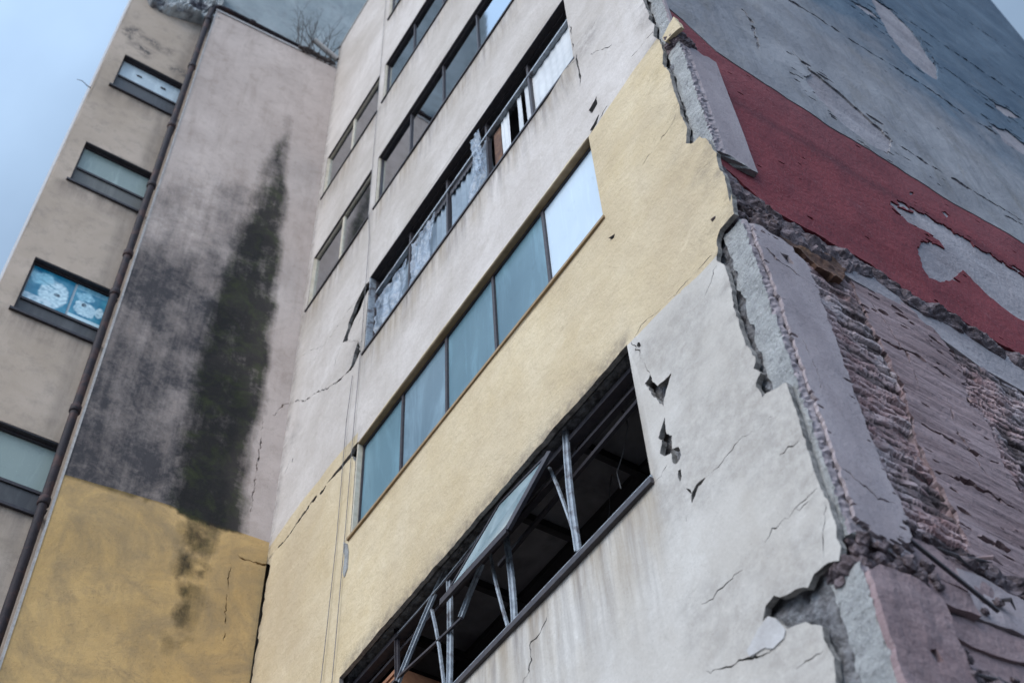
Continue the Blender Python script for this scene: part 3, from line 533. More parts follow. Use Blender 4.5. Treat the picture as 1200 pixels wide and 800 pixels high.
def under(x, z):
    v = 0
    for r in ROWS+SMALL:
        lo, hi = (XLm, XRm) if r in ROWS else (SXL, SXR)
        if r is ROWS[1]: continue
        if lo-.25 < x < hi+.12 and z <= r['z0']+.02:
            v = max(v, (1-(r['z0']-z)/(1.25 if r is ROWS[0] else .8))*sstep(lo-.25, lo+.1, x)*(1-sstep(hi-.05, hi+.1, x)))
    return max(0, v)**1.3
def grime(x, z):
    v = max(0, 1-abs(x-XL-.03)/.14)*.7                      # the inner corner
    if 8.7 < z < 8.95 and XLm < x < XRm: v = max(v, .8*(1-(z-8.73)/.2))
    if z < 8.6 and x > XRm: v = max(v, .28*sstep(-.35, .05, fr(x, z, 1.2, 60, 4)-.1))
    if x > -3.5: v = max(v, .45*sstep(-3.45, -3.05, x)*sstep(-.2, .4, fr(x, z, 4, 61, 4)))
    for cx, cz, rr in ((-8.62, 13.6, .35), (-8.55, 11.85, .3), (-3.3, 5.75, .5), (-10.3, 13.6, .3), (-3.9, 13.3, .35)):
        d = math.hypot(x-cx, z-cz); v = max(v, .55*(1-d/rr))
    return max(0, v)
def fdisp(x, z): 
    d = .012*nz(x*.7, z*.7, 3)+.006*nz(x*2.3, z*2.3, 6)
    # plaster lifted round the sagging corner of the third row window
    d += .03*max(0, 1-math.hypot(x+4.25, z-13.2)/.4)
    if x < -8.5: d = d*sstep(-10.57, -10.3, x)
    return d
slab('plaster_coat', FF, outer, whole+spalls+cracks, 0.0, .040, [M['white'], M['cream'], M['white_low'], M['section']], B, grid=.13, disp=fdisp,
     cuts=[ctl, ctr, cbr, [(XLm-.005, 8.4), (XLm-.005, 6.2)]], matfn=facemat, attrs={'under': under, 'grime': grime}, edge_mat=3)
# masonry behind the coat, broken open along the corner
def cdisp(x, z):
    k = sstep(-3.9, -3.3, x)
    w_ = .07 if (x < XLm-.01 and 12.4 < z < 14.9) else 0
    return (.004+.03*k)*fr(x, z, 7, 11, 4)-w_
gr = [p for p in whole]
core_out = rect(XL-.02, 0, -3.02, TOP)
slab('masonry_wall', FF, core_out, [rect(XLm-.004, 7.356, XRm+.004, 8.79)]+[rect(q[0][0]-.004, q[0][1]-.004, q[2][0]+.004, q[2][1]+.004) for q in wide[1:]+small], -.085, .2, M['broken'], B, grid=(.5, .5), disp=cdisp)
slab('broken_corner_masonry', FF, rect(-3.75, 4.6, -2.99, 13.4), [], -.062, .1, M['broken'], B, grid=.028, disp=lambda x, z: .034*fr(x, z, 8, 21, 5)-.014)
# small plaster pieces still stuck on
slab('plaster_chip', FF, jag(T['chip'], .008, .03, 5, True), [], .009, .012, M['chip'], B, grid=.08)
slab('plaster_chip', FF, jag(T['holes'][14], .008, .03, 5, True), [], .010, .01, M['concrete'], B)
slab('plaster_chip', FF, jag([(-3.022, 11.755), (-2.84, 11.84), (-2.80, 11.56), (-2.908, 11.62), (-3.0, 11.634)], .008, .03, 6, True), [], .004, .04, M['cream'], B, attrs={'under': lambda x, z: 0, 'grime': lambda x, z: 0})

# concrete corner columns: three lengths with broken gaps at the floor slabs
def column(z0, z1, xl, xr, yb, seed, label=None, side_poly=None):
    """front face (toward the street) and side face, one rough closed block"""
    n = int((z1-z0)/.022); mb = MB(); cols = []
    nf, ns = 8, 16
    ring = [(xl+(xr-xl)*i/nf, .052) for i in range(nf+1)]+[(xr, .052+(yb-.052)*i/ns) for i in range(1, ns+1)]+[(xr-.25, yb), (xl, yb)]
    for k in range(n+1):
        z = z0+(z1-z0)*k/n
        for i, (x, y) in enumerate(ring):
            e = fr(x+y, z, 9, seed, 4)
            zz = z
            if k in (0, n): zz = z+.05*nz(x*13, y*13, seed+k)
            cx = .006*e+.005*fr((x+y)*1.5, z, 30, seed+3, 2) if i <= nf+1 else .0035*fr(y*1.2, z, 2.5, seed, 4); dx = dy = 0
            if i <= nf: dy = -cx*.8
            if i >= nf: dx = cx
            if i == nf: dx -= .030*abs(fr(0, z, 14, seed+2)); dy += .028*abs(fr(1, z, 14, seed+4))
            if i == 0: dx += .03*fr(2, z, 7, seed)
            if nf < i <= nf+3: dx -= .026*abs(fr(y, z, 18, seed+8))
            mb.v.append(Vector((x+dx, y+dy, zz)))
    L = len(ring)
    for k in range(n):
        for i in range(L):
            j = (i+1) % L; mb.f.append([k*L+i, k*L+j, (k+1)*L+j, (k+1)*L+i]); mb.m.append(0 if i < nf or i == L-1 else 1)
    for base, rev in ((0, True), (n*L, False)):
        f = [base+i for i in range(L)]; mb.f.append(f[::-1] if rev else f); mb.m.append(0)
    return mb.build('concrete_column', [M['concrete'], M['lavender']], B, label=label)
column(11.70, 25.2, -3.08, -2.93, .10, 31, 'upper length of the exposed corner column')
column(9.74, 11.56, -3.06, -2.90, .45, 37, 'short length of exposed column beside the red band')
column(5.93, 8.80, -3.07, -2.885, .50, 41, 'long exposed corner column beside the bare brickwork')
column(2.2, 5.72, -3.08, -2.88, .52, 43, 'lowest length of the exposed corner column')

def blob(mb, c, r, seed, n=2):
    bm = bmesh.new(); bmesh.ops.create_icosphere(bm, subdivisions=n, radius=1)
    o = len(mb.v)
    for v in bm.verts:
        k = 1+.45*fr(v.co.x, v.co.y+v.co.z*1.3, 1.9, seed, 4); mb.v.append(Vector(c)+Vector((v.co.x*r[0]*k, v.co.y*r[1]*k, v.co.z*r[2]*k)))
    for f_ in bm.faces: mb.f.append([o+v.index for v in f_.verts]); mb.m.append(0)
    bm.free()
rb_ = random.Random(4)
for z_, hh, ye in ((5.83, .09, .5), (9.02, .13, .45), (11.63, .06, .2)):
    mb = MB()
    for k in range(34):
        s_ = rb_.uniform(.03, .075); blob(mb, (rb_.uniform(-3.10, -2.92), rb_.uniform(.06, ye), z_+rb_.uniform(-hh, hh)), (s_, s_*rb_.uniform(.7, 1.3), s_*rb_.uniform(.6, 1)), rb_.random()*50, 3 if s_ > .05 else 2)
    for k in range(10): blob(mb, (rb_.uniform(-3.12, -2.98), rb_.uniform(.045, .08), z_+rb_.uniform(-hh*1.6, hh*1.6)), (.035, .02, .03), rb_.random()*50)
    tag(mb.build('crushed_concrete', M['rubble'], B), kind='stuff')
for z_ in (5.86, 9.0):
    for k in range(4):
        x_, y_ = -3.05+.045*k, .09+.06*(k % 2); mb = MB()
        mb.tube([(x_, y_, z_-.16), (x_+rb_.uniform(-.01, .015), y_-.02, z_-.04), (x_+rb_.uniform(-.01, .03), y_-.01, z_+.06), (x_, y_, z_+.17)], .007, 6); mb.build('reinforcing_bar', M['rusty'], B, smooth=True)

# ---- right side wall
far = 10.15
rl = [tuple(p) for p in T['red_top']]+[(6, 11.95), (far, 11.95)]
led = [tuple(p) for p in T['ledge_top']]+[(5, 9.3), (far, 9.28)]
ledj = jag(led, .03, .05, 12, s=8)
rlj = jag(rl, .012, .08, 13, s=6)
# broad undercoat wall behind every coat
slab('side_masonry', FS, rect(.36, 0, far, 25.3), [], -.16, .1, M['mortar'], B, grid=(.6, .6))
def sdisp(a, b): return .018*fr(a, b, 1.2, 5, 3)
def udisp(a, b): return .018*fr(a, b, 1.2, 5, 3)+.004*fr(a, b, 7, 15, 3)
slab('undercoat', FS, [(.07, 9.45)]+[(p[0], p[1]+.05) for p in led]+[(far, 25.25), (.07, 25.25)], [], -.014, .08, M['peel'], B, grid=.09, disp=udisp)
notch = [(-.1, 9.85), (.118, 9.891), (.278, 9.848), (.478, 9.766), (.50, 10.366), (.51, 10.794), (.529, 11.17), (.478, 11.374), (.25, 11.55), (.172, 11.75), (.13, 11.95), (-.1, 12.1)]
notch = jag(notch, .012, .04, 14, True, 16)
red_out = [(.065, 9.62)]+ledj+[(far, 11.95)]+rlj[::-1][1:]+[(.065, 12.33)]
redp = [jag(q, .028, .035, 20+i, True, 12) for i, q in enumerate(T['red_peels'])]
def flakes(poly, n, seed, spread=.10, smax=.06):
    rnd = random.Random(seed); out = []
    for _ in range(n):
        i_ = rnd.randrange(len(poly)); p0, p1 = poly[i_], poly[(i_+1) % len(poly)]; s_ = rnd.random()
        c0 = (p0[0]+(p1[0]-p0[0])*s_+rnd.gauss(0, spread), p0[1]+(p1[1]-p0[1])*s_+rnd.gauss(0, spread)); r_ = rnd.uniform(.008, smax)*rnd.random()**.6+.006
        m_ = rnd.randint(5, 8); st = rnd.uniform(.5, 1.0); ph = rnd.random()*6
        out.append([(c0[0]+r_*2*rnd.uniform(.5, 1)*math.cos(ph+2*math.pi*k/m_), c0[1]+r_*st*rnd.uniform(.5, 1)*math.sin(ph+2*math.pi*k/m_)) for k in range(m_)])
    return out
fl_red = [f for q in T['red_peels'][:1] for f in flakes(q, 45, 3)]+[f for f in flakes([(.6, 11.8), (3.5, 11.7), (3.5, 10), (.8, 9.7)], 40, 5, .4, .03)]
fl_grey = [f for i, q in enumerate(T['grey_peels']) for f in flakes(q, 40, 9+i, .14, .07)]+flakes([(.3, 12.8), (3, 12.5), (5, 17), (1, 16)], 50, 12, .6, .035)
sc = [crack_poly(c, w*.006, 50+i) for i, (c, w) in enumerate(T['side_cracks'])]
slab('red_painted_band', FS, red_out, [notch]+redp+fl_red+[sc[2]], 0, .03, M['red'], B, grid=.10, disp=sdisp)
greyp = [jag(q, .045, .045, 30+i, True, 7) for i, q in enumerate(T['grey_peels'])]
joints = []
for zz, w in ((15.33, .055), (18.28, .05), (21.3, .06), (16.95, .02), (23.2, .03)):
    ln = [(y0*.5, zz+.035*nz(y0*.7, zz, 4)) for y0 in range(1 if zz == 15.33 else 3, 20)]
    joints.append(crack_poly(ln, w, int(zz)))
grey_out = [(.07, 12.35)]+[(p[0], p[1]+.012) for p in rlj]+[(far, 25.25), (.07, 25.25)]
slab('grey_side_render', FS, grey_out, greyp+fl_grey+[s for i, s in enumerate(sc) if i != 2]+joints, .005, .04, M['greyblue'], B, grid=.13, disp=sdisp)
# horizontal trims of the pour joints (thin dark lines sit in real grooves above)
# ragged ledge of the broken floor slab under the red band
def strip_rough(name, a0, a1, zt, zb, d0, amp, mat, seed, step=.03, bulge=0.05, label=None, ext=.1, clamp=None):
    """a broken, lumpy ledge: height profile zt(a)..zb(a), pushed in and out"""
    mb = MB(); na = int((a1-a0)/step); nb = max(4, int(.35/step)); 
    for i in range(na+1):
        a = a0+(a1-a0)*i/na; t, bo = zt(a), zb(a)
        for j in range(nb+1):
            s = j/nb; z_ = bo+(t-bo)*s; prof = math.sin(math.pi*s)
            d = d0+bulge*prof+amp*prof**.3*fr(a, z_*1.8, 5.5, seed, 5)
            if j in (0, nb): d = d0-ext
            mb.v.append(FS(a, z_+.02*nz(a*9, z_*9, seed), d))
    for i in range(na):
        for j in range(nb):
            p = i*(nb+1)+j; mb.f.append([p, p+nb+1, p+nb+2, p+1]); mb.m.append(0)
    return mb.build(name, mat, B, label=label)
def lerp(line):
    def f(a):
        if a <= line[0][0]: return line[0][1]
        for (x0, y0), (x1, y1) in zip(line, line[1:]):
            if x0 <= a <= x1: return y0+(y1-y0)*(a-x0)/(x1-x0+1e-9)
        return line[-1][1]
    return f
ledf = lerp(led)
strip_rough('broken_slab_edge', .0, 5.5, lambda a: ledf(a)+.03, lambda a: ledf(a)-.20-.22*(1-sstep(.9, 1.5, a)), -.03, .055, M['rubble'], 61, label='ragged floor slab edge under the red band')
bandb = lerp([(.9, 8.92), (1.185, 8.98), (1.75, 9.02), (2.0, 8.9), (2.37, 8.78), (9, 8.7)])
slab('smooth_band', FS, [(1.0, 9.0), (1.185, 8.97), (1.75, 9.0), (2.0, 8.88), (2.37, 8.76), (4, 8.7), (8, 8.7)]+[(8, 9.2), (2.2, 9.2), (1.6, 9.23), (1.1, 9.17)], [], -.02, .1, M['peel'], B, grid=.1, disp=udisp)
slab('rusty_timber', FS, jag(T['rust'], .03, .03, 3, True, 12), [], .0, .06, M['rust_wood'], B, grid=.03, disp=lambda a, b: .03*fr(a*.5, b, 9, 2, 4), label='split rusty brown timber under the red band')
# bare wall between floor slabs
slab('rough_backing', FS, rect(.3, 2.0, 8.2, 9.3), [], -.10, .06, M['mortar'], B, grid=.06, disp=lambda a, b: .02*fr(a, b, 6, 71, 4))
def bricks(name, poly, seed, label=None):
    P_, L_ = .066, .235; cache = {}
    def dd(a, z):
        zz = z+.012*nz(a*1.6, z*1.2, seed)+.006*nz(a*6, z*3, seed+3); r_ = math.floor(zz/P_); f = zz/P_-r_
        aa = a+(r_ % 2)*L_/2+.02*nz(z*4, r_, seed); k = math.floor(aa/L_); g = aa/L_-k
        off = nz(k*3.17+.5, r_*2.71+.3, seed)*.030
        prof = sstep(0, .16, f)*(1-sstep(.72, .92, f)); hp = sstep(0, .05, g)*(1-sstep(.95, 1, g))
        fill = sstep(-.1, .35, nz(a*1.5, z*2.2, seed+9))
        worn = fr(a, z*2, 6, seed+7, 4)
        d = -.058+(.024+off*.8)*prof*(.5+.5*hp)*(1-.65*fill)+.014*fill+.020*worn
        h_ = nz(k*1.7, r_*1.3, seed+20)
        if h_ > .33: d -= .05*prof*hp
        cache[(round(a, 4), round(z, 4))] = (max(0, prof*hp*(1-.7*fill)-max(0, -worn)*.5)*(.7+1.2*off/.03))
        return d
    return slab(name, FS, jag(poly, .04, .04, seed, True, 10), [], 0, .03, M['brick'], B, grid=(.028, .011), disp=dd, label=label, attrs={'unit': lambda a, z: cache.get((round(a, 4), round(z, 4)), .3)})
bricks('brick_panel', [tuple(p) for p in T['brick1']], 5, label='bare brick strip next to the corner column')
b2 = [(2.005, 8.9), (2.37, 8.76), (3.6, 8.72), (3.6, 6.3), (2.5, 6.3), (2.112, 6.839), (1.994, 7.496), (2.041, 8.059), (1.94, 8.052), (2.056, 8.509)]
bricks('brick_panel', b2, 9, label='bare brick area further back on the side wall')
pan = [(1.16, 9.0), (1.5, 9.08), (1.75, 9.05), (2.0, 8.88), (2.056, 8.509), (1.94, 8.052), (2.041, 8.059), (1.994, 7.496), (2.112, 6.839), (2.6, 6.3), (2.6, 6.2), (1.102, 6.2), (1.195, 6.487), (1.17, 6.797), (1.113, 7.263), (1.217, 7.724)]
pc_ = [crack_poly(q, w_, 200+k) for k, (q, w_) in enumerate((([(1.2, 8.3), (1.5, 8.36), (1.9, 8.3)], .03), ([(1.25, 7.5), (1.6, 7.45), (1.95, 7.5)], .035), ([(1.15, 7.0), (1.5, 7.08), (2.0, 7.05)], .04), ([(1.3, 6.55), (1.7, 6.6), (2.3, 6.5)], .05), ([(1.3, 8.8), (1.45, 8.3), (1.4, 7.9)], .014), ([(1.7, 8.0), (1.62, 7.6), (1.75, 7.2)], .014)))]+flakes([(1.2, 8.9), (1.9, 8.8), (2.0, 6.5), (1.2, 6.6)], 60, 77, .15, .05)
slab('scored_render_panel', FS, jag(pan, .045, .035, 17, True, 11), pc_, -.018, .08, M['striated'], B, grid=.035, disp=lambda a, b: .008*fr(a*.4, b*4, 5, 81, 4)+.012*nz(a*2, b*2, 3))
slab('scored_render_panel', FS, jag([(3.5, 8.7), (8.1, 8.7), (8.1, 6.2), (3.5, 6.2)], .03, .08, 18, True, 9), [], -.02, .08, M['striated'], B, grid=.1, disp=lambda a, b: .01*fr(a*.4, b*4, 5, 82, 4))
# second broken slab and what hangs below it
strip_rough('broken_slab_edge', .45, 6.5, lambda a: 6.30+.04*nz(a*3, 1, 1), lambda a: 6.14+.05*nz(a*2, 4, 1), .0, .07, M['rubble'], 91, bulge=.03, label='dark crushed floor slab edge below the bare brickwork')
strip_rough('broken_slab_edge', .50, 6.5, lambda a: 5.42+.06*nz(a*2.2, 1, 5)-.1*(a-.5), lambda a: 5.15+.09*nz(a*2, 4, 9)-.1*(a-.5), -.0, .09, M['rubble'], 97, bulge=.07, label='lumpy rubble line at the foot of the side wall')
def board(pts, d, th_, mat, seed, label=None):
    return slab('loose_board', FS, jag(pts, .012, .05, seed, True, 10), [], d, th_, mat, B, grid=.05, disp=lambda a, b: .012*fr(a, b, 4, seed, 3)+.05*(a-.5), label=label)
board(T['low_plate1'], .02, .03, M['pink'], 3)
board(T['low_plate2'], .035, .03, M['pink'], 4)
board(T['low_plate3'], -.01, .03, M['pink'], 5)
board(T['low_plate4'], .0, .03, M['lavender'], 6)
board([(.56, 5.6), (.9, 5.62), (1.4, 5.52), (1.9, 5.4), (1.9, 5.1), (1.2, 5.15), (.7, 5.2)], -.03, .03, M['pink'], 8)
board([(.6, 5.12), (1.2, 5.02), (1.9, 4.9), (1.9, 4.4), (.7, 4.5)], -.02, .03, M['pink'], 9)
lc = [(.36, 5.76), (.46, 5.758), (.56, 5.70), (.56, 5.33), (.57, 4.8), (.5, 4.5), (.05, 4.5), (.045, 5.36), (.07, 5.66), (.16, 5.74)]
slab('render_coat', FS, jag(lc, .014, .04, 19, True, 12), [jag([(.30, 5.29), (.36, 5.32), (.37, 5.24), (.32, 5.22)], .01, .03, 2, True)], .09, .04, M['pink'], B, grid=.05, disp=lambda a, b: .008*fr(a, b, 8, 3, 3), label='pinkish render on the side of the lowest column')
mb = MB()
for p, q, w in (((.50, 6.07), (1.0, 5.80), .035),):
    mb.bar(FS(p[0], p[1], .075), FS(q[0], q[1], .09), w*.45, .02, (1, 0, 0))
    mb.build('splintered_lath', M['frame_dark'], B); mb = MB()
rs_ = random.Random(8)
for k in range(6):
    a_, z_ = rs_.uniform(.5, 1.7), rs_.choice((6.22, 5.95, 5.35, 5.3))+rs_.uniform(-.08, .08); L_ = rs_.uniform(.1, .22); an = rs_.uniform(-.5, .15)
    mb = MB(); mb.tube([FS(a_, z_, .02), FS(a_+L_*.5*math.cos(an), z_+L_*.5*math.sin(an), .05+rs_.uniform(0, .05)), FS(a_+L_*math.cos(an), z_+L_*math.sin(an), .03+rs_.uniform(0, .08))], [.006, .014, .003], 5)
    mb.build('splinter', M[rs_.choice(('frame_dark', 'rust_wood', 'pink'))], B)
mb = MB()
for k in range(70): s_ = rs_.uniform(.02, .055); blob(mb, FS(rs_.uniform(.45, 2.2), rs_.choice((6.18, 6.2, 5.36, 5.3, 5.9))+rs_.gauss(0, .05), rs_.uniform(-.02, .05)), (s_*.6, s_, s_*.7), rs_.random()*60)
tag(mb.build('crushed_concrete', M['rubble'], B), kind='stuff')
sd_ = [(.10, 8.70), (.22, 8.74), (.40, 8.72), (.555, 8.6), (.55, 8.1), (.53, 7.4), (.505, 6.9), (.53, 6.5), (.56, 6.25), (.50, 6.05), (.36, 5.96), (.2, 5.98), (.12, 6.02), (.135, 6.6), (.12, 7.2), (.13, 7.9)]
slab('render_coat', FS, jag(sd_, .022, .022, 23, True, 16), [crack_poly([(.12, 6.42), (.25, 6.36), (.36, 6.30), (.5, 6.33)], .014, 301), crack_poly([(.13, 8.5), (.25, 8.40), (.4, 8.36), (.56, 8.33)], .02, 302), crack_poly([(.2, 7.6), (.24, 7.3), (.21, 7.1)], .006, 303)]+flakes(sd_, 50, 31, .02, .03)+[jag([(.30, 8.52), (.37, 8.55), (.40, 8.47), (.33, 8.43)], .012, .02, 5, True)], .078, .022, M['lavender'], B, grid=.04, disp=lambda a, b: .006*fr(a, b, 3, 3, 3), label='pale render left on the side of the long corner column')
mb = MB()
for k in range(60):
    s_ = rs_.uniform(.018, .05); blob(mb, (rs_.uniform(-2.95, -2.86), rs_.uniform(.06, .62), rs_.choice((5.93, 5.9, 5.84))+rs_.gauss(0, .035)), (s_*.8, s_, s_*.8), rs_.random()*60, 2)
tag(mb.build('crushed_concrete', M['rubble'], B), kind='stuff')
slab('render_coat', FS, jag([(.56, 6.16), (.75, 6.2), (1.1, 6.12), (1.5, 6.1), (1.5, 5.85), (1.05, 5.9), (.8, 5.96), (.6, 6.0)], .02, .03, 29, True, 12), [], .02, .03, M['pink'], B, grid=.05, disp=lambda a, b: .012*fr(a, b, 5, 3, 3))
# ---- inside: floor slabs, back wall, partition
def zfloor(i): return ROWS[i]['z0']-.95
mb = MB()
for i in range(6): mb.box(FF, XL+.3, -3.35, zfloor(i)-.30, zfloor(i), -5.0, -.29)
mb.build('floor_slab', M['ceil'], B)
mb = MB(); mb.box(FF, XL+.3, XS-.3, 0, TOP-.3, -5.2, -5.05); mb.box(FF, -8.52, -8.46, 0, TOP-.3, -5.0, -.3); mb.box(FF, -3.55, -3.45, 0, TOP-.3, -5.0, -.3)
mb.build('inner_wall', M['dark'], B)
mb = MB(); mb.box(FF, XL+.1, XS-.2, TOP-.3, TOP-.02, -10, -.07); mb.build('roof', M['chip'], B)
# ceiling joints of the broken room
mb = MB()
for x in (-4.45, -5.35, -6.25, -7.15, -8.05): mb.box(FF, x-.03, x+.03, zfloor(1)-.38, zfloor(1)-.302, -5, -.3)
mb.box(FF, -8.4, -3.6, zfloor(1)-.36, zfloor(1)-.303, -1.15, -1.05); mb.box(FF, -8.4, -3.6, zfloor(1)-.36, zfloor(1)-.303, -2.65, -2.5)
mb.build('ceiling_beam', M['dark'], B)

# ---- windows
def window(x0, x1, z0, z1, n, panes, dep=.10, fmat='frame_dark', sill='frame_dark', jamb=None, transom=None, label=None, head='frame_dark', solid=True):
    """outer frame mesh with pane, mullion and sill children; dep = how far the glass sits back"""
    f = MB(); e = .003; t_ = .035
    y = -dep
    f.box(FF, x0+e, x1-e, z1-t_, z1-e, y-.03, y+.02); f.box(FF, x0+e, x1-e, z0+e, z0+t_, y-.03, y+.02)
    f.box(FF, x0+e, x0+t_, z0+t_, z1-t_, y-.03, y+.02); f.box(FF, x1-t_, x1-e, z0+t_, z1-t_, y-.03, y+.02)
    W = f.build('window', M[fmat], B, label=label)
    s = MB(); s.box(FF, x0-.03, x1+.02, z0-.028, z0+.004, -.04, .022); s.build('sill', M[sill], W)
    h = MB(); h.box(FF, x0+e, x1-e, z1-.012, z1-e, y+.022, -.004); h.build('reveal', M[head], W)
    if jamb: j = MB(); j.box(FF, x0+e, x0+.02, z0+.006, z1-.014, y+.022, -.006); j.build('jamb', M[jamb], W)
    pw = (x1-x0)/n; mw = .018 if solid else .011
    for k in range(1, n):
        mm = MB(); xx = x0+pw*k; mm.box(FF, xx-mw, xx+mw, z0+t_, z1-t_, y-.028, y+.022); mm.build('mullion', M[fmat], W)
    if transom:
        mm = MB(); mm.box(FF, x0+t_, x1-t_, transom-.018, transom+.018, y-.02, y+.03); mm.build('transom', M['steel'], W)
    for k in range(n):
        if panes[k] is None: continue
        p = MB(); a0 = x0+pw*k+.02; a1 = x0+pw*(k+1)-.02; ti = random.uniform(-.004, .004)
        c = [FF(a0, z0+t_, y), FF(a1, z0+t_, y+ti), FF(a1, z1-t_, y+ti), FF(a0, z1-t_, y)]
        c2 = [q+Vector((0, .006, 0)) for q in c]
        p.hexa([c2[0], c2[1], c2[2], c2[3], c[0], c[1], c[2], c[3]][0:8]); p.build('pane', M[panes[k]], W)
    return W
w1 = window(XLm, XRm, ROWS[1]['z0'], ROWS[1]['z1'], 5, ['blue_film', 'blue_film2', 'blue_film', 'blue_film', 'sky_pane'], .085, sill='frame_brown', head='frame_brown', jamb='creamframe', label='strip of blue panes with a rightmost pane painted pale as reflected sky')
w2 = window(XLm, XRm, ROWS[2]['z0'], ROWS[2]['z1'], 5, [None]*5, .11, transom=14.50, jamb='steel', label='strip window with missing panes, plastic and curtains')
w3 = window(XLm, XRm, ROWS[3]['z0'], ROWS[3]['z1'], 5, ['glass']*5, .06, jamb='creamframe', solid=False, label='intact strip of dark glass above the broken strip')
w4 = window(XLm, XRm, ROWS[4]['z0'], ROWS[4]['z1'], 5, ['glass']*5, .06, jamb='creamframe', solid=False)
w5 = window(XLm, XRm, ROWS[5]['z0'], ROWS[5]['z1'], 5, ['glass']*5, .06, jamb='creamframe')
ws1 = window(SXL, SXR, SMALL[0]['z0'], SMALL[0]['z1'], 2, ['glass']*2, .05, fmat='creamframe', jamb='creamframe', label='upper two pane window by the inner corner')
ws2 = window(SXL, SXR, SMALL[1]['z0'], SMALL[1]['z1'], 2, ['glass']*2, .05, fmat='creamframe', jamb='creamframe', label='lower two pane window by the inner corner')

# broken opening of the lowest row: twisted steel frame
f = MB(); e = .003; z0, z1 = 7.36, 8.73
f.box(FF, XLm+e, XRm-e, z0+.006, z0+.05, -.17, -.06); f.box(FF, XLm+e, XRm-e, z1-.07, z1-.02, -.20, -.12); f.box(FF, XLm+e, XLm+.05, z0+.05, z1-.07, -.17, -.09)
w0 = f.build('window', M['frame_dark'], B, label='broken out window with a twisted steel frame and dark room behind')
s = MB(); s.box(FF, XLm-.04, XRm+.02, z0-.045, z0+.002, -.05, .035); s.build('sill', M['frame_dark'], w0)
s = MB(); s.box(FF, XLm+.04, XRm+.015, z0+.006, z0+.03, -.055, .02); s.build('sill_cap', M['steel'], w0)
s = MB(); s.box(FF, XLm, -4.2, 8.60, 8.632, -.25, -.2); s.bar(FF(-4.13, 8.55, -.26), FF(-6.3, 8.50, -.30), .035, .03, (0, -1, 0)); s.build('head_rail', M['frame_dark'], w0)
cuts_done = 0
for i, (nm, pts, w) in enumerate(T['bars']):
    mb = MB(); dep = -.12-.015*(i % 3)
    if len(pts) == 2:
        p, q = pts; L_ = math.hypot(p[0]-q[0], p[1]-q[1]); k_ = .018*L_*random.choice((-1, 1)); pts = [(p[0]+(q[0]-p[0])*s+k_*math.sin(3.14*s)*(q[1]-p[1])/L_+.006*nz(s*5, i, 1), p[1]+(q[1]-p[1])*s-k_*math.sin(3.14*s)*(q[0]-p[0])/L_) for s in (0, .25, .5, .75, 1)]
    for (p, q) in zip(pts, pts[1:]):
        P0, P1 = FF(p[0], p[1], dep), FF(q[0], q[1], dep)
        mb.bar(P0, P1, w*.0042, .022, (0, -1, 0))
        if w >= 6: 
            dd = (P1-P0).normalized(); sd = dd.cross(Vector((0, -1, 0)))*w*.0022
            mb.bar(P0+sd+Vector((0, -.018, 0)), P1+sd+Vector((0, -.018, 0)), w*.0014, .018, (0, -1, 0))
    dark = i in (8, 9)
    mb.build({'bar': 'rail', 'mullion': 'mullion', 'brace': 'brace'}[nm], M['frame_dark'] if dark or i == 7 and False else M['steel'], w0)
for k, (xw, yw) in enumerate(((-4.9, .5), (-5.6, .9))):
    mb = MB(); mb.tube([(xw+.05*nz(k, s, 1)+.12*math.sin(s*2+k), yw+.1*nz(k, s, 5), 9.12-s*.32) for s in (0, .5, 1, 1.5, 2, 2.5+.4*k)], .006, 5); tag(mb.build('hanging_wire', M['cable']), ['dark wire hanging from the ceiling at the right end of the broken opening', 'loose wire hanging behind the upright bars of the broken opening', 'loose wire hanging behind the loose glass of the broken opening', 'loose wire hanging near the left end of the broken opening'][k], 'wire', 'wires hanging in the dark room')
sh = T['sash3']
mb = MB(); A_, B_, C_, D_, E_ = [FF(p[0], p[1], -p[2]) for p in sh]
cen = (A_+B_+C_+D_+E_)/5
mb.poly([cen, A_, B_]); mb.poly([cen, B_, C_]); mb.poly([cen, C_, D_]); mb.poly([cen, D_, E_]); mb.poly([cen, E_, A_])
bk = Vector((0, .008, 0)); mb.poly([q+bk for q in (E_, D_, C_, B_, A_)])
t = NT('sky_tinted_sash_glass'); M['sashglass'] = t.out(t.mix(t.rng(t.noise(3, 5, .6), .35, .65), (.20, .28, .31), (.34, .42, .45)), .12, None, .9)  # sash glass with the reflected sky painted into its blue-grey colour
mb.build('pane', M['sashglass'], w0, label='loose glass pane hanging out of the frame')
mb = MB()
for p, q in ((A_, E_), (E_, D_)): mb.bar(p, q, .06, .03, (0, -1, 0))
for p, q in ((A_, B_), (B_, C_), (D_, C_)): mb.bar(p, q, .018, .02, (0, -1, 0))
mb.build('sash', M['frame_dark'], w0)

# ================================================================== things in and on the windows
mb = MB()
x0, x1 = -8.36, -7.78
mb.box(FF, x0, x1, 6.42, 8.50, -.75, -.70); mb.box(FF, x1-.04, x1, 6.42, 8.50, -.70, -.22); mb.box(FF, x0, x0+.04, 6.42, 8.50, -.70, -.22); mb.box(FF, x0+.04, x1-.04, 8.46, 8.50, -.70, -.22)
cab = empty('wooden_cabinet', (-8.07, .45, 6.42), 'orange wooden cabinet standing inside the broken window, lower left', 'cabinet')
mb.build('case', M['wood'], cab)
mb = MB()
for k in range(9): mb.box(FF, x0+.045, x1-.045, 8.44-.2*(k+1)+.03, 8.44-.2*k, -.26, -.23)
mb.build('drawer_front', M['wood'], cab)

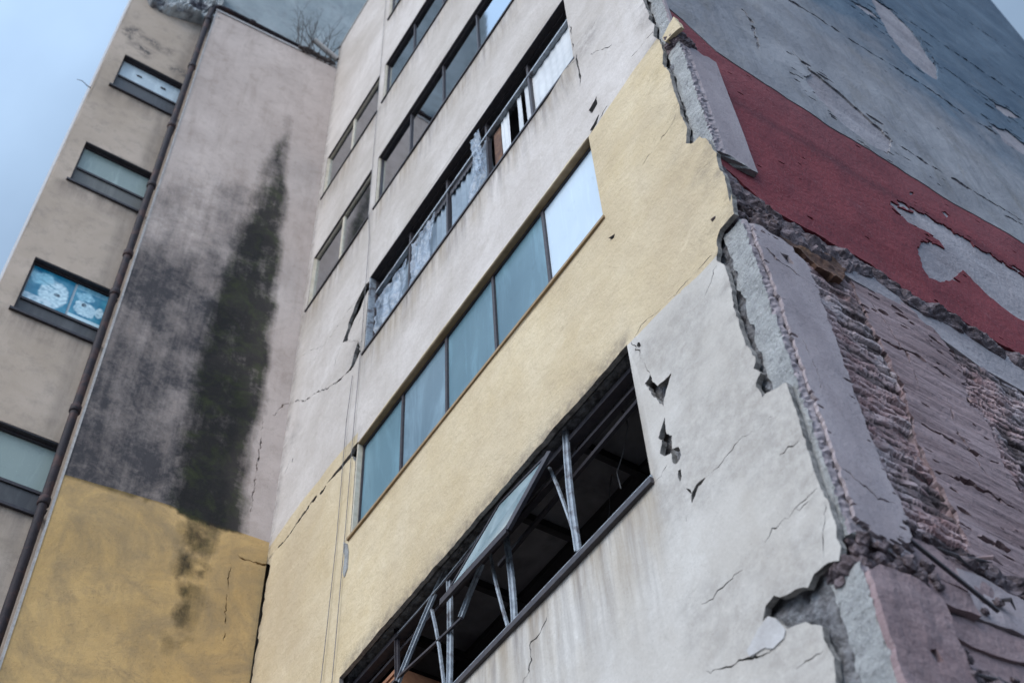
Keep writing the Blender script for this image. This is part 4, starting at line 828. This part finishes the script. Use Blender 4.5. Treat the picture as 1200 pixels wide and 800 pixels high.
def cloth(name, F, a0, a1, bt, bb_, d, mat, label, cat, waves=8, amp=.02, slant=0, group=None, taper=1, ragged=0, na=60, nb=24, seed=0, crumple=0):
    mb = MB(); v = []; seed = seed or random.random()*90
    for j in range(nb+1):
        s = j/nb
        for i in range(na+1):
            u = i/na; c = (a0+a1)/2; a = c+(a0+(a1-a0)*u-c)*(1+(taper-1)*s)+slant*s
            b = bt+(bb_-bt)*s+ragged*s*nz(u*6, seed, 1)
            dd = d+amp*math.sin(u*waves*6.28+seed+1.3*nz(u*3, s*2, seed))*(.5+.5*s)+crumple*fr(u*2, s*2, 2.5, seed, 4)
            mb.v.append(F(a+crumple*.8*fr(u*2, s*2, 2, seed+5, 3), b, dd))
    for j in range(nb):
        for i in range(na):
            p = j*(na+1)+i; mb.f.append([p, p+1, p+na+2, p+na+1]); mb.m.append(0)
    o = mb.build(name, mat, smooth=True); return tag(o, label, cat, group or {'curtain': 'curtains in the windows', 'plastic_sheet': 'plastic sheets over the broken window'}.get(name))
r2 = ROWS[2]; y2 = -.135
cloth('curtain', FF, -4.98, -4.15, 14.48, 13.34, y2, M['curtain'], 'white curtain filling the rightmost bay of the broken strip window', 'curtain', 7, .007)
cloth('curtain', FF, -5.60, -5.44, 14.48, 13.34, y2, M['curtain'], 'narrow white blind hanging left of the dark gap by the brown panel', 'curtain', 2, .01)
cloth('curtain', FF, -5.27, -5.19, 14.48, 13.34, y2, M['curtain'], 'thin white blind strip hanging right of the dark gap', 'curtain', 1, .008)
cloth('curtain', FF, -5.12, -5.02, 14.48, 13.34, y2, M['curtain'], 'white blind strip beside the pale steel mullion', 'curtain', 1, .008)
cloth('curtain', FF, -6.66, -5.80, 14.48, 13.34, y2, M['curtain_blue'], 'grey blue curtain under a toothed pelmet, third bay of the broken window', 'curtain', 8, .02)
cloth('curtain', FF, -7.52, -6.74, 14.48, 13.34, y2, M['curtain_blue'], 'dull blue curtain behind torn plastic in the second bay', 'curtain', 8, .02)
cloth('curtain', FF, -8.34, -7.62, 14.48, 13.34, y2-.05, M['curtain_blue'], 'blue curtain behind the crumpled plastic in the leftmost bay', 'curtain', 6, .02)
for k0, k1, lab in ((0, 12, 'dark toothed pelmet trim above the torn plastic in the second bay'), (13, 26, 'dark toothed pelmet trim above the grey blue curtain in the third bay')):
    mb = MB()
    a0, a1 = -7.5+k0*.065, -7.5+k1*.065; n_ = (k1-k0)*4; top_, bot_ = [], []
    for k in range(n_+1):
        a = a0+(a1-a0)*k/n_; top_.append(FF(a, 14.47, y2+.028)); bot_.append(FF(a, 14.39-.05*(abs((k % 4)-2)/2), y2+.03))
    o = link('pelmet', bot_+top_, [[k, k+1, n_+2+k, n_+1+k] for k in range(n_)], M['frame_dark'])
    tag(o, lab, 'pelmet', 'toothed pelmets')
mb = MB(); mb.box(FF, -5.77, -5.63, 13.34, 14.46, -.16, -.145); tag(mb.build('board', M['rust_wood']), 'narrow brown board standing in the broken window beside the blinds', 'board')
P_ = M['plastic']
cloth('plastic_sheet', FF, -8.36, -7.62, 14.30, 13.33, -.085, P_, 'crumpled clear plastic sheet covering the leftmost bay of the broken window', 'plastic sheet', 3, .02, seed=3.1, crumple=.035, ragged=.05, na=50, nb=40)
cloth('plastic_sheet', FF, -7.5, -6.95, 14.42, 13.36, -.09, P_, 'torn clear plastic sheet bunched in the second bay', 'plastic sheet', 3, .02, slant=-.1, taper=.7, seed=8.1, crumple=.03, ragged=.2, na=44, nb=40)
cloth('plastic_sheet', FF, -6.15, -5.84, 14.40, 13.4, -.095, P_, 'thin plastic sheet draped over the third bay curtain', 'plastic sheet', 2, .02, slant=-.12, taper=1.1, seed=5.1, crumple=.03, na=30, nb=30)
cloth('plastic_strip', FF, -6.0, -5.80, 14.50, 13.5, .03, P_, 'twisted strip of clear plastic dangling outside the window from its top rail', 'plastic strip', 2, .03, slant=.1, taper=.35, seed=6.4, crumple=.035, na=20, nb=40)
# slatted blind behind the lower small window, curtain shapes behind the dark glass
mb = MB()
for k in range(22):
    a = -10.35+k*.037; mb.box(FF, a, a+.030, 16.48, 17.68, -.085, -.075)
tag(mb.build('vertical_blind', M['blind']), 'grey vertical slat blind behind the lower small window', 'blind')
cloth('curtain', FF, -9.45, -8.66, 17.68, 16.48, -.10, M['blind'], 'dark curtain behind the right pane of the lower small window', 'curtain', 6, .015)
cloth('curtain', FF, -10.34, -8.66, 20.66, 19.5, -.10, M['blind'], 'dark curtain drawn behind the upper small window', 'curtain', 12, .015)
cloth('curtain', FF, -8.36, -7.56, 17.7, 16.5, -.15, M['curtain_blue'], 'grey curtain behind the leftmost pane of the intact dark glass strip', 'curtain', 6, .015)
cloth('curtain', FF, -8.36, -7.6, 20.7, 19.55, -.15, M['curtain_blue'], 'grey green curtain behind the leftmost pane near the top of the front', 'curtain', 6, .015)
for k, (r_, pz) in enumerate(((3, 1), (3, 2), (4, 1), (4, 3))):
    x_ = XLm+pz*.86
    cloth('curtain', FF, x_+.05, x_+.80, ROWS[r_]['z1']-.04, ROWS[r_]['z0']+.05, -.22-.05*(k % 2), M['blind'], ('dim grey net curtain behind the second pane of the intact dark strip', 'dim grey net curtain behind the middle pane of the intact dark strip', 'grey net curtain behind the second pane of the strip nearest the top', 'grey net curtain far right in the strip nearest the top')[k], 'curtain', 7, .02, group='curtains behind the dark glass')
# cables down the front
for nm, pts, lab in (('a', T['cable_a'], 'thin grey cable running down the front just left of the wide windows'), ('b', T['cable_b'], 'shorter thin cable running down the cream plaster further left')):
    line = []
    pts = [tuple(p) for p in pts]
    if nm == 'a': pts = [(-8.56, 25.2), (-8.55, 20)]+pts
    pts = pts+[(pts[-1][0]-.02, 2.0)]
    for (a, b) in zip(pts, pts[1:]):
        n = max(2, int(abs(a[1]-b[1])/.3))
        for k in range(n): s = k/n; line.append(FF(a[0]+(b[0]-a[0])*s+.008*nz(b[1]+s, 2, 2), a[1]+(b[1]-a[1])*s, .022))
    mb = MB(); mb.tube(line, .0042, 6); tag(mb.build('cable', M['cable'], smooth=True), lab, 'cable', 'cables running down the front')

# ================================================================== left wing
Wg = empty('building_wing', (-10.9, -1.5, 0), 'side wing with a black mould streak, ochre lower wall and a narrow window wall', 'building wing')
pl = [(-2.6, 12.05)]+[tuple(p) for p in T['paint_line']]+[(.1, 12.078)]
pl = jag(pl, .006, .07, 3, s=3)
plf = lerp(pl)
ZT = 24.37; sl = -2.43
soft, core, lowp = T['stain_soft'], T['stain_core'], T['stain_low']
right_ = [(-.02, 10), (-.30, 12.05), (-.34, 13.2), (-.33, 15.6), (-.42, 17.6), (-.47, 19.4), (-.60, 20.6), (-.66, 21.8), (-.70, 23)]
left_ = [(-1.20, 12.05), (-1.24, 13.8), (-1.26, 15.2), (-1.22, 16.8), (-1.05, 18.5), (-.90, 19.9), (-.80, 21.0), (-.72, 22.4), (-.70, 23)]
def at_z(line, z):
    for (a0, z0), (a1, z1) in zip(line, line[1:]):
        if z0 <= z <= z1: return a0+(a1-a0)*(z-z0)/(z1-z0)
    return line[-1][0]
soft_top = lerp([(-2.5, 17.6), (-2.1, 19.2), (-1.5, 19.4), (-1.1, 19.6), (-.6, 21.5), (0, 21.5)])
def a_soft(a, b):
    if b < plf(a)-.035:
        w = fr(a, b, 2.2, 4, 4)*.10
        return .85*sstep(-.20, .12, sdist((a+w, b), lowp))*sstep(-.2, .3, fr(a, b*1.3, 3.5, 66, 4)+.22)
    w = fr(a, b*.5, 1.4, 4, 5)*.22
    v = sstep(0, -.45, a+w-at_z(right_, b))
    v *= 1-sstep(-2.6, 1.2, b+1.2*fr(a, b, .9, 9, 4)-soft_top(a))
    v *= .68+.50*fr(a, b*.6, 1.1, 17, 5)+.42*sstep(17.5, 13, b)
    return max(0, min(1, v))
def a_core(a, b):
    if b < plf(a)-.035:
        w = .08*fr(a, b*.6, 4, 14, 4)
        return .75*sstep(-.18, .12, sdist((a+w, b), [(-1.0, 12.3), (-.5, 12.2), (-.62, 11.8), (-.72, 11.2), (-.85, 10.4), (-.98, 11.3)]))*sstep(-.25, .25, fr(a, b, 4, 44, 4)+.25*sstep(11.2, 12, b))
    w = .09*fr(a, b*.35, 2.6, 14, 5)
    v = sstep(.10, -.16, a+w-at_z(right_, b))*sstep(-.22, .20, a+w-at_z(left_, b))
    return v*(1-.85*sstep(20.6, 22.9, b))*(1.08+.30*fr(a, b*.6, 2, 24, 4))
wcr = [crack_poly(c, w*.0045, 70+i) for i, (c, w) in enumerate(T['wing_cracks'])]
slab('stained_wall', FL, [(sl, 0), (-.0, 0), (-.0, ZT), (sl, ZT)], wcr, .0, .05, [M['wing_grey'], M['wing_ochre']], Wg, grid=.07, disp=lambda a, b: .010*fr(a, b, .8, 2, 3)*sstep(0, -.2, a)*sstep(sl, sl+.2, a),
     cuts=[pl], matfn=lambda a, b: 0 if b > plf(a) else 1, attrs={'soft': a_soft, 'core': a_core})
mb = MB(); mb.box(FL, sl+.004, -.004, 0, ZT-.004, -.33, -.052); mb.build('wing_core', M['chip'], Wg)
# pale corner bead down the wing's free edge, and the capping along its top
mb = MB(); mb.box(FL, sl-.012, sl+.012, 0, ZT-.006, -.02, .008); mb.build('corner_bead', M['stubm'], Wg)
mb = MB()
mb.box(FL, sl-.02, -.02, ZT, ZT+.06, -.30, .02); mb.build('coping', M['chip'], Wg)
# window wall
WT = 33
ww = []
for k in ('w1', 'w2', 'w3', 'w4'):
    q = T['wwins'][k]; ww.append((max(-3.585, q[0][0]) if k != 'w4' else -3.58, -2.47, (q[2][1]+q[3][1])/2, (q[0][1]+q[1][1])/2))
def wunder(a, b):
    v = 0
    for x0, x1, z0, z1 in ww:
        if x0-.1 < a < x1+.1 and b < z0: v = max(v, 1-(z0-b)/.55)
    if a > -2.75 and b < 24.3: v = max(v, .5)
    return max(0, v)
def wscuff(a, b):
    return max(sstep(-.10, .03, sdist((a, b), q)) for q in T['scuff']) if 21.5 < b < 24 else 0
wo = [(-3.85, 0), (9.5, 0), (9.5, WT), (-3.83, WT)]
slab('window_wall', FW, wo, [rect(x0, z0, x1, z1) for x0, x1, z0, z1 in ww], 0, .3, M['wing_beige'], Wg, grid=.14, disp=lambda a, b: .008*nz(a, b, 2), attrs={'under': wunder, 'scuff': wscuff})
mb = MB(); mb.box(FW, -3.80, 9.4, 0, WT-.1, -5, -1.5); mb.build('wing_block', M['chip'], Wg)
mb = MB(); mb.hexa([Vector((XW-3, -3.845, 0)), Vector((XW-.31, -3.845, 0)), Vector((XW-.31, -3.4, 0)), Vector((XW-3, -3.4, 0)), Vector((XW-3, -3.845, WT)), Vector((XW-.31, -3.845, WT)), Vector((XW-.31, -3.4, WT)), Vector((XW-3, -3.4, WT))]); mb.build('end_wall', M['chip'], Wg)
labs = ['topmost wing window with pale blue frosted pane', 'wing window with frosted green pane and dark lower strip', 'wing window showing blue printed posters', 'lowest wing window with green frosted pane']
for i, (x0, x1, z0, z1) in enumerate(ww):
    e = .004; y = -.10; f = MB()
    f.box(FW, x0+e, x1-e, z1-.05, z1-e, y-.04, y+.03); f.box(FW, x0+e, x1-e, z0+e, z0+.05, y-.04, y+.03)
    f.box(FW, x0+e, x0+.03, z0+.05, z1-.05, y-.04, y+.03); f.box(FW, x1-.05, x1-e, z0+.05, z1-.05, y-.04, y+.03)
    W = f.build('window', M['frame_dark'], Wg, label=labs[i])
    s = MB(); s.box(FW, x0-.045, x1+.02, z0-.035, z0+.003, -.06, .040); s.build('sill', M['frame_dark'], W)
    s = MB(); s.box(FW, x0+.005, x1-.005, z1-.02, z1-e, y+.032, -.004); s.build('reveal', M['frame_dark'], W)
    zs = z0+(z1-z0)*(.50, .46, .34, .36)[i]
    s = MB(); s.box(FW, x0+.031, x1-.051, zs-.03, zs+.012, y-.03, y+.02); s.build('transom', M['frame_dark'], W)
    s = MB(); s.box(FW, x0+.031, x1-.051, z0+.05, zs-.032, y-.01, y-.002); s.build('pane', M['louvre2' if i == 1 else 'louvre'], W, label='dark lower pane')
    s = MB(); s.box(FW, x0+.031, x1-.051, zs+.013, z1-.051, y-.01, y-.002); s.build('pane', M[['frosted_blue', 'frosted', 'frosted_blue', 'frosted'][i]], W)
    ww[i] = (x0, x1, z0, z1, zs)
# small catches seen on the top pane
for k, a in enumerate((-3.22, -2.80)):
    mb = MB(); zz = ww[0][4]+.27; mb.box(FW, a-.05, a+.04, zz, zz+.025, -.10, -.085); mb.build('catch', M['frame_dark'], Wg)
# posters
def ink1(u, v):
    base = (.10, .36, .50); n = fr(u*1.5, v*1.5, 2.4, 3, 5)
    c = [.03+.05*n, .22+.1*n, .34+.1*n]
    def blend(c, d, k): k *= .8+.5*fr(u*2, v*3, 5, 9, 4); return [c[i]*(1-k)+d[i]*k for i in range(3)]
    e = 1-((u-.62)/.36)**2-((v-.42)/.40)**2
    c = blend(c, (.62, .80, .86), sstep(-.05, .25, e+.25*n))
    e = 1-((u-.25)/.3)**2-((v-.72)/.22)**2; c = blend(c, (.28, .58, .70), sstep(0, .5, e+.5*n))
    e = 1-((u-.3)/.5)**2-((v-.06)/.13)**2; c = blend(c, (.60, .74, .80), sstep(0, .4, e+.3*n))
    e = 1-((u-.7)/.08)**2-((v-.42)/.05)**2; c = blend(c, (.01, .03, .05), sstep(0, .2, e))
    e = 1-((u-.45)/.24)**2-((v-.62+(u-.45)*.3)/.03)**2; c = blend(c, (.12, .32, .42), sstep(0, .5, e))
    return c
def ink2(u, v):
    n = fr(u*1.7+4, v*1.7, 2.4, 13, 5); c = [.04+.05*n, .24+.12*n, .36+.12*n]
    def blend(c, d, k): k *= .8+.5*fr(u*2, v*3, 5, 19, 4); return [c[i]*(1-k)+d[i]*k for i in range(3)]
    e = 1-((u-.40)/.36)**2-((v-.36)/.24)**2; c = blend(c, (.58, .78, .85), sstep(-.05, .2, e+.4*n))
    e = 1-((u-.35)/.3)**2-((v-.70)/.16)**2; c = blend(c, (.32, .60, .72), sstep(0, .3, e+.5*n))
    e = 1-((u-.86)/.13)**2-((v-.42)/.17)**2; c = blend(c, (.62, .80, .86), sstep(0, .3, e))
    e = 1-((u-.36)/.08)**2-((v-.47)/.06)**2; c = blend(c, (.01, .03, .05), sstep(0, .2, e))
    if v > .86: c = blend(c, (.30, .56, .66), .6)
    if v < .09: c = [.55, .74, .80]
    return c
x0, x1, z0, z1, zs = ww[2]
for (a0, a1, fn, lab) in ((x0+.04, x0+.60, ink1, 'blue tinted poster with a big pale oval, left one in the wing window'), (x0+.63, x1-.055, ink2, 'blue tinted poster with two pale blobs, beside the drainpipe')):
    mb = MB(); n = 46; cols = []; b0, b1 = zs+.02, z1-.06
    for j in range(n+1):
        for i in range(n+1):
            u, v = i/n, j/n; mb.v.append(FW(a0+(a1-a0)*u, b0+(b1-b0)*v, -.090)); cols.append(tuple(fn(u, v)))
    for j in range(n):
        for i in range(n): p = j*(n+1)+i; mb.f.append([p, p+1, p+n+2, p+n+1]); mb.m.append(0)
    nb_ = len(mb.v)
    for q in (FW(a0, b0, -.092), FW(a1, b0, -.092), FW(a1, b1, -.092), FW(a0, b1, -.092)): mb.v.append(q); cols.append((.7, .7, .7))
    mb.f.append([nb_+3, nb_+2, nb_+1, nb_]); mb.m.append(0)
    tag(mb.build('poster', M['poster'], attrs={'ink': cols}), lab, 'poster', 'posters in the wing window')
# broken concrete ledge at the wing's top
lw = T['ledge_w']
def ledge_part():
    mb = MB(); a0, a1 = -3.72, -2.36; na, nb = 90, 70
    for i in range(na+1):
        a = a0+(a1-a0)*i/na; t = i/na
        bo = lerp([(-3.72, 24.05), (-3.52, 23.78), (-3.19, 23.72), (-2.89, 23.9), (-2.6, 24.06), (-2.3, 24.06)])(a)+.05*nz(a*7, 1, 1)
        to = 25.6+.1*nz(a*3, 4, 4)
        for j in range(nb+1):
            s = j/nb; z_ = bo+(to-bo)*s; d = .02+.22*sstep(0, .06, s)*(.35+.65*t)+.16*fr(a, z_, 3.6, 55, 6)-.05*abs(nz(a*9, z_*9, 3))
            if j == 0: d = -.05
            if i == 0: d = -.05
            mb.v.append(FW(a, z_, d))
    for i in range(na):
        for j in range(nb): p = i*(nb+1)+j; mb.f.append([p, p+nb+1, p+nb+2, p+1]); mb.m.append(0)
    n0 = len(mb.v); mb.v += [FW(a0, 25.6, -.05), FW(a1, 25.6, -.05)]
    mb.f.append([i*(nb+1)+nb for i in range(na+1)]+[n0+1, n0]); mb.m.append(0)
    mb.build('broken_ledge', M['ledge'], Wg, label='jagged broken concrete ledge at the top')
ledge_part()
# drainpipe with couplings, turning along the top of the stained wall
pr = .052; py, px_ = -2.525, -10.72
pts = [Vector((px_, py, 0.1)), Vector((px_, py, 12)), Vector((px_, py, 23.9)), Vector((px_, py+.01, 24.34)), Vector((px_+.01, py+.04, 24.46)), Vector((px_+.03, py+.12, 24.53)), Vector((px_+.05, py+.28, 24.55)), FL(-.12, 24.52, -.03)]
mb = MB(); mb.tube(pts, pr, 14); pipe = mb.build('drainpipe', M['rusty'], Wg, smooth=True)
for z_ in (3.2, 5.3, 7.4, 9.5, 11.6, 13.1, 15.4, 16.3, 18.1, 19.9, 22.0, 23.9):
    mb = MB(); mb.tube([(px_, py, z_-.06), (px_, py, z_-.045), (px_, py, z_+.045), (px_, py, z_+.06)], [pr+.004, pr+.016, pr+.016, pr+.004], 14); mb.build('coupling', M['rusty'], pipe, smooth=True)
    if z_ in (11.6, 15.4, 19.9): mb = MB(); mb.bar((px_, py+.05, z_-.1), (px_-.22, py+.05, z_-.1), .03, .01, (0, 0, 1)); mb.build('bracket', M['rusty'], pipe)
for y_ in (-1.75,):
    mb = MB(); mb.tube([(px_+.068, y_-.06, 24.544), (px_+.068, y_-.045, 24.544), (px_+.068, y_+.045, 24.543), (px_+.068, y_+.06, 24.543)], [pr+.004, pr+.016, pr+.016, pr+.004], 14); mb.build('coupling', M['rusty'], pipe, smooth=True)
# debris heap and twigs in the corner on top of the coping
mb = MB()
for k in range(9): blob(mb, (-10.62+.03*nz(k, 1, 1), -.72+.075*k, 24.46+.05*nz(k, 2, 2)), (.11, .10, .09), k*3.3)
tag(mb.build('debris', M['twig']), 'dark clump of soil and debris in the roof corner', 'debris')
rnd = random.Random(12); mb = MB()
def twig(p, d, L, r, lv):
    pts = [p.copy()]; rr = [r]; n = 5
    for i in range(n):
        d = (d+Vector((rnd.uniform(-.16, .16), rnd.uniform(-.16, .16), rnd.uniform(-.03, .14)))).normalized(); p = p+d*L/n; pts.append(p.copy()); rr.append(r*(1-.75*(i+1)/n))
        if lv and i >= 1:
            for _ in range(rnd.choice((1, 1, 2))): twig(p.copy(), (d+Vector((rnd.uniform(-.7, .7), rnd.uniform(-.7, .7), rnd.uniform(-.1, .5)))).normalized(), L*rnd.uniform(.3, .55), rr[-1]*.75, lv-1)
    mb.tube(pts, rr, 4, cap=False)
for k in range(13):
    y0 = -.85+.065*k; twig(Vector((-10.64+rnd.uniform(-.05, .05), y0, 24.46)), Vector((rnd.uniform(-.25, .25), rnd.uniform(-.45, .25), 1)).normalized(), rnd.uniform(.8, 1.45), .012, 2)
tag(mb.build('dead_shrub', M['twig']), 'leafless shrub growing from the roof corner above the stained wall', 'shrub')
mb = MB(); mb.tube([(-10.56, -.50, 24.98), (-10.56, -.02, 24.72)], [.055, .06], 10); mb.tube([(-10.56, -.53, 24.997), (-10.56, -.50, 24.98)], [.06, .06], 10)
tag(mb.build('pipe_stub', M['stubm']), 'pale broken pipe stub poking out of the roof corner by the dead shrub', 'pipe')
mb = MB(); mb.tube([FW(-3.8, 20.41, -.1), FW(-3.90, 20.40, -.08), FW(-4.0, 20.43, -.06), FW(-4.08, 20.40, -.06)], [.012, .008, .006, .004], 5); tag(mb.build('wire', M['cable']), 'short bent wire sticking out of the wing edge against the sky', 'wire')
# roofline fillet: weathered drip edge along the front's top
mb = MB(); mb.box(FF, XL-.01, -3.2, TOP+.003, TOP+.05, -.3, .015); mb.build('roof_edge', M['chip'], B)
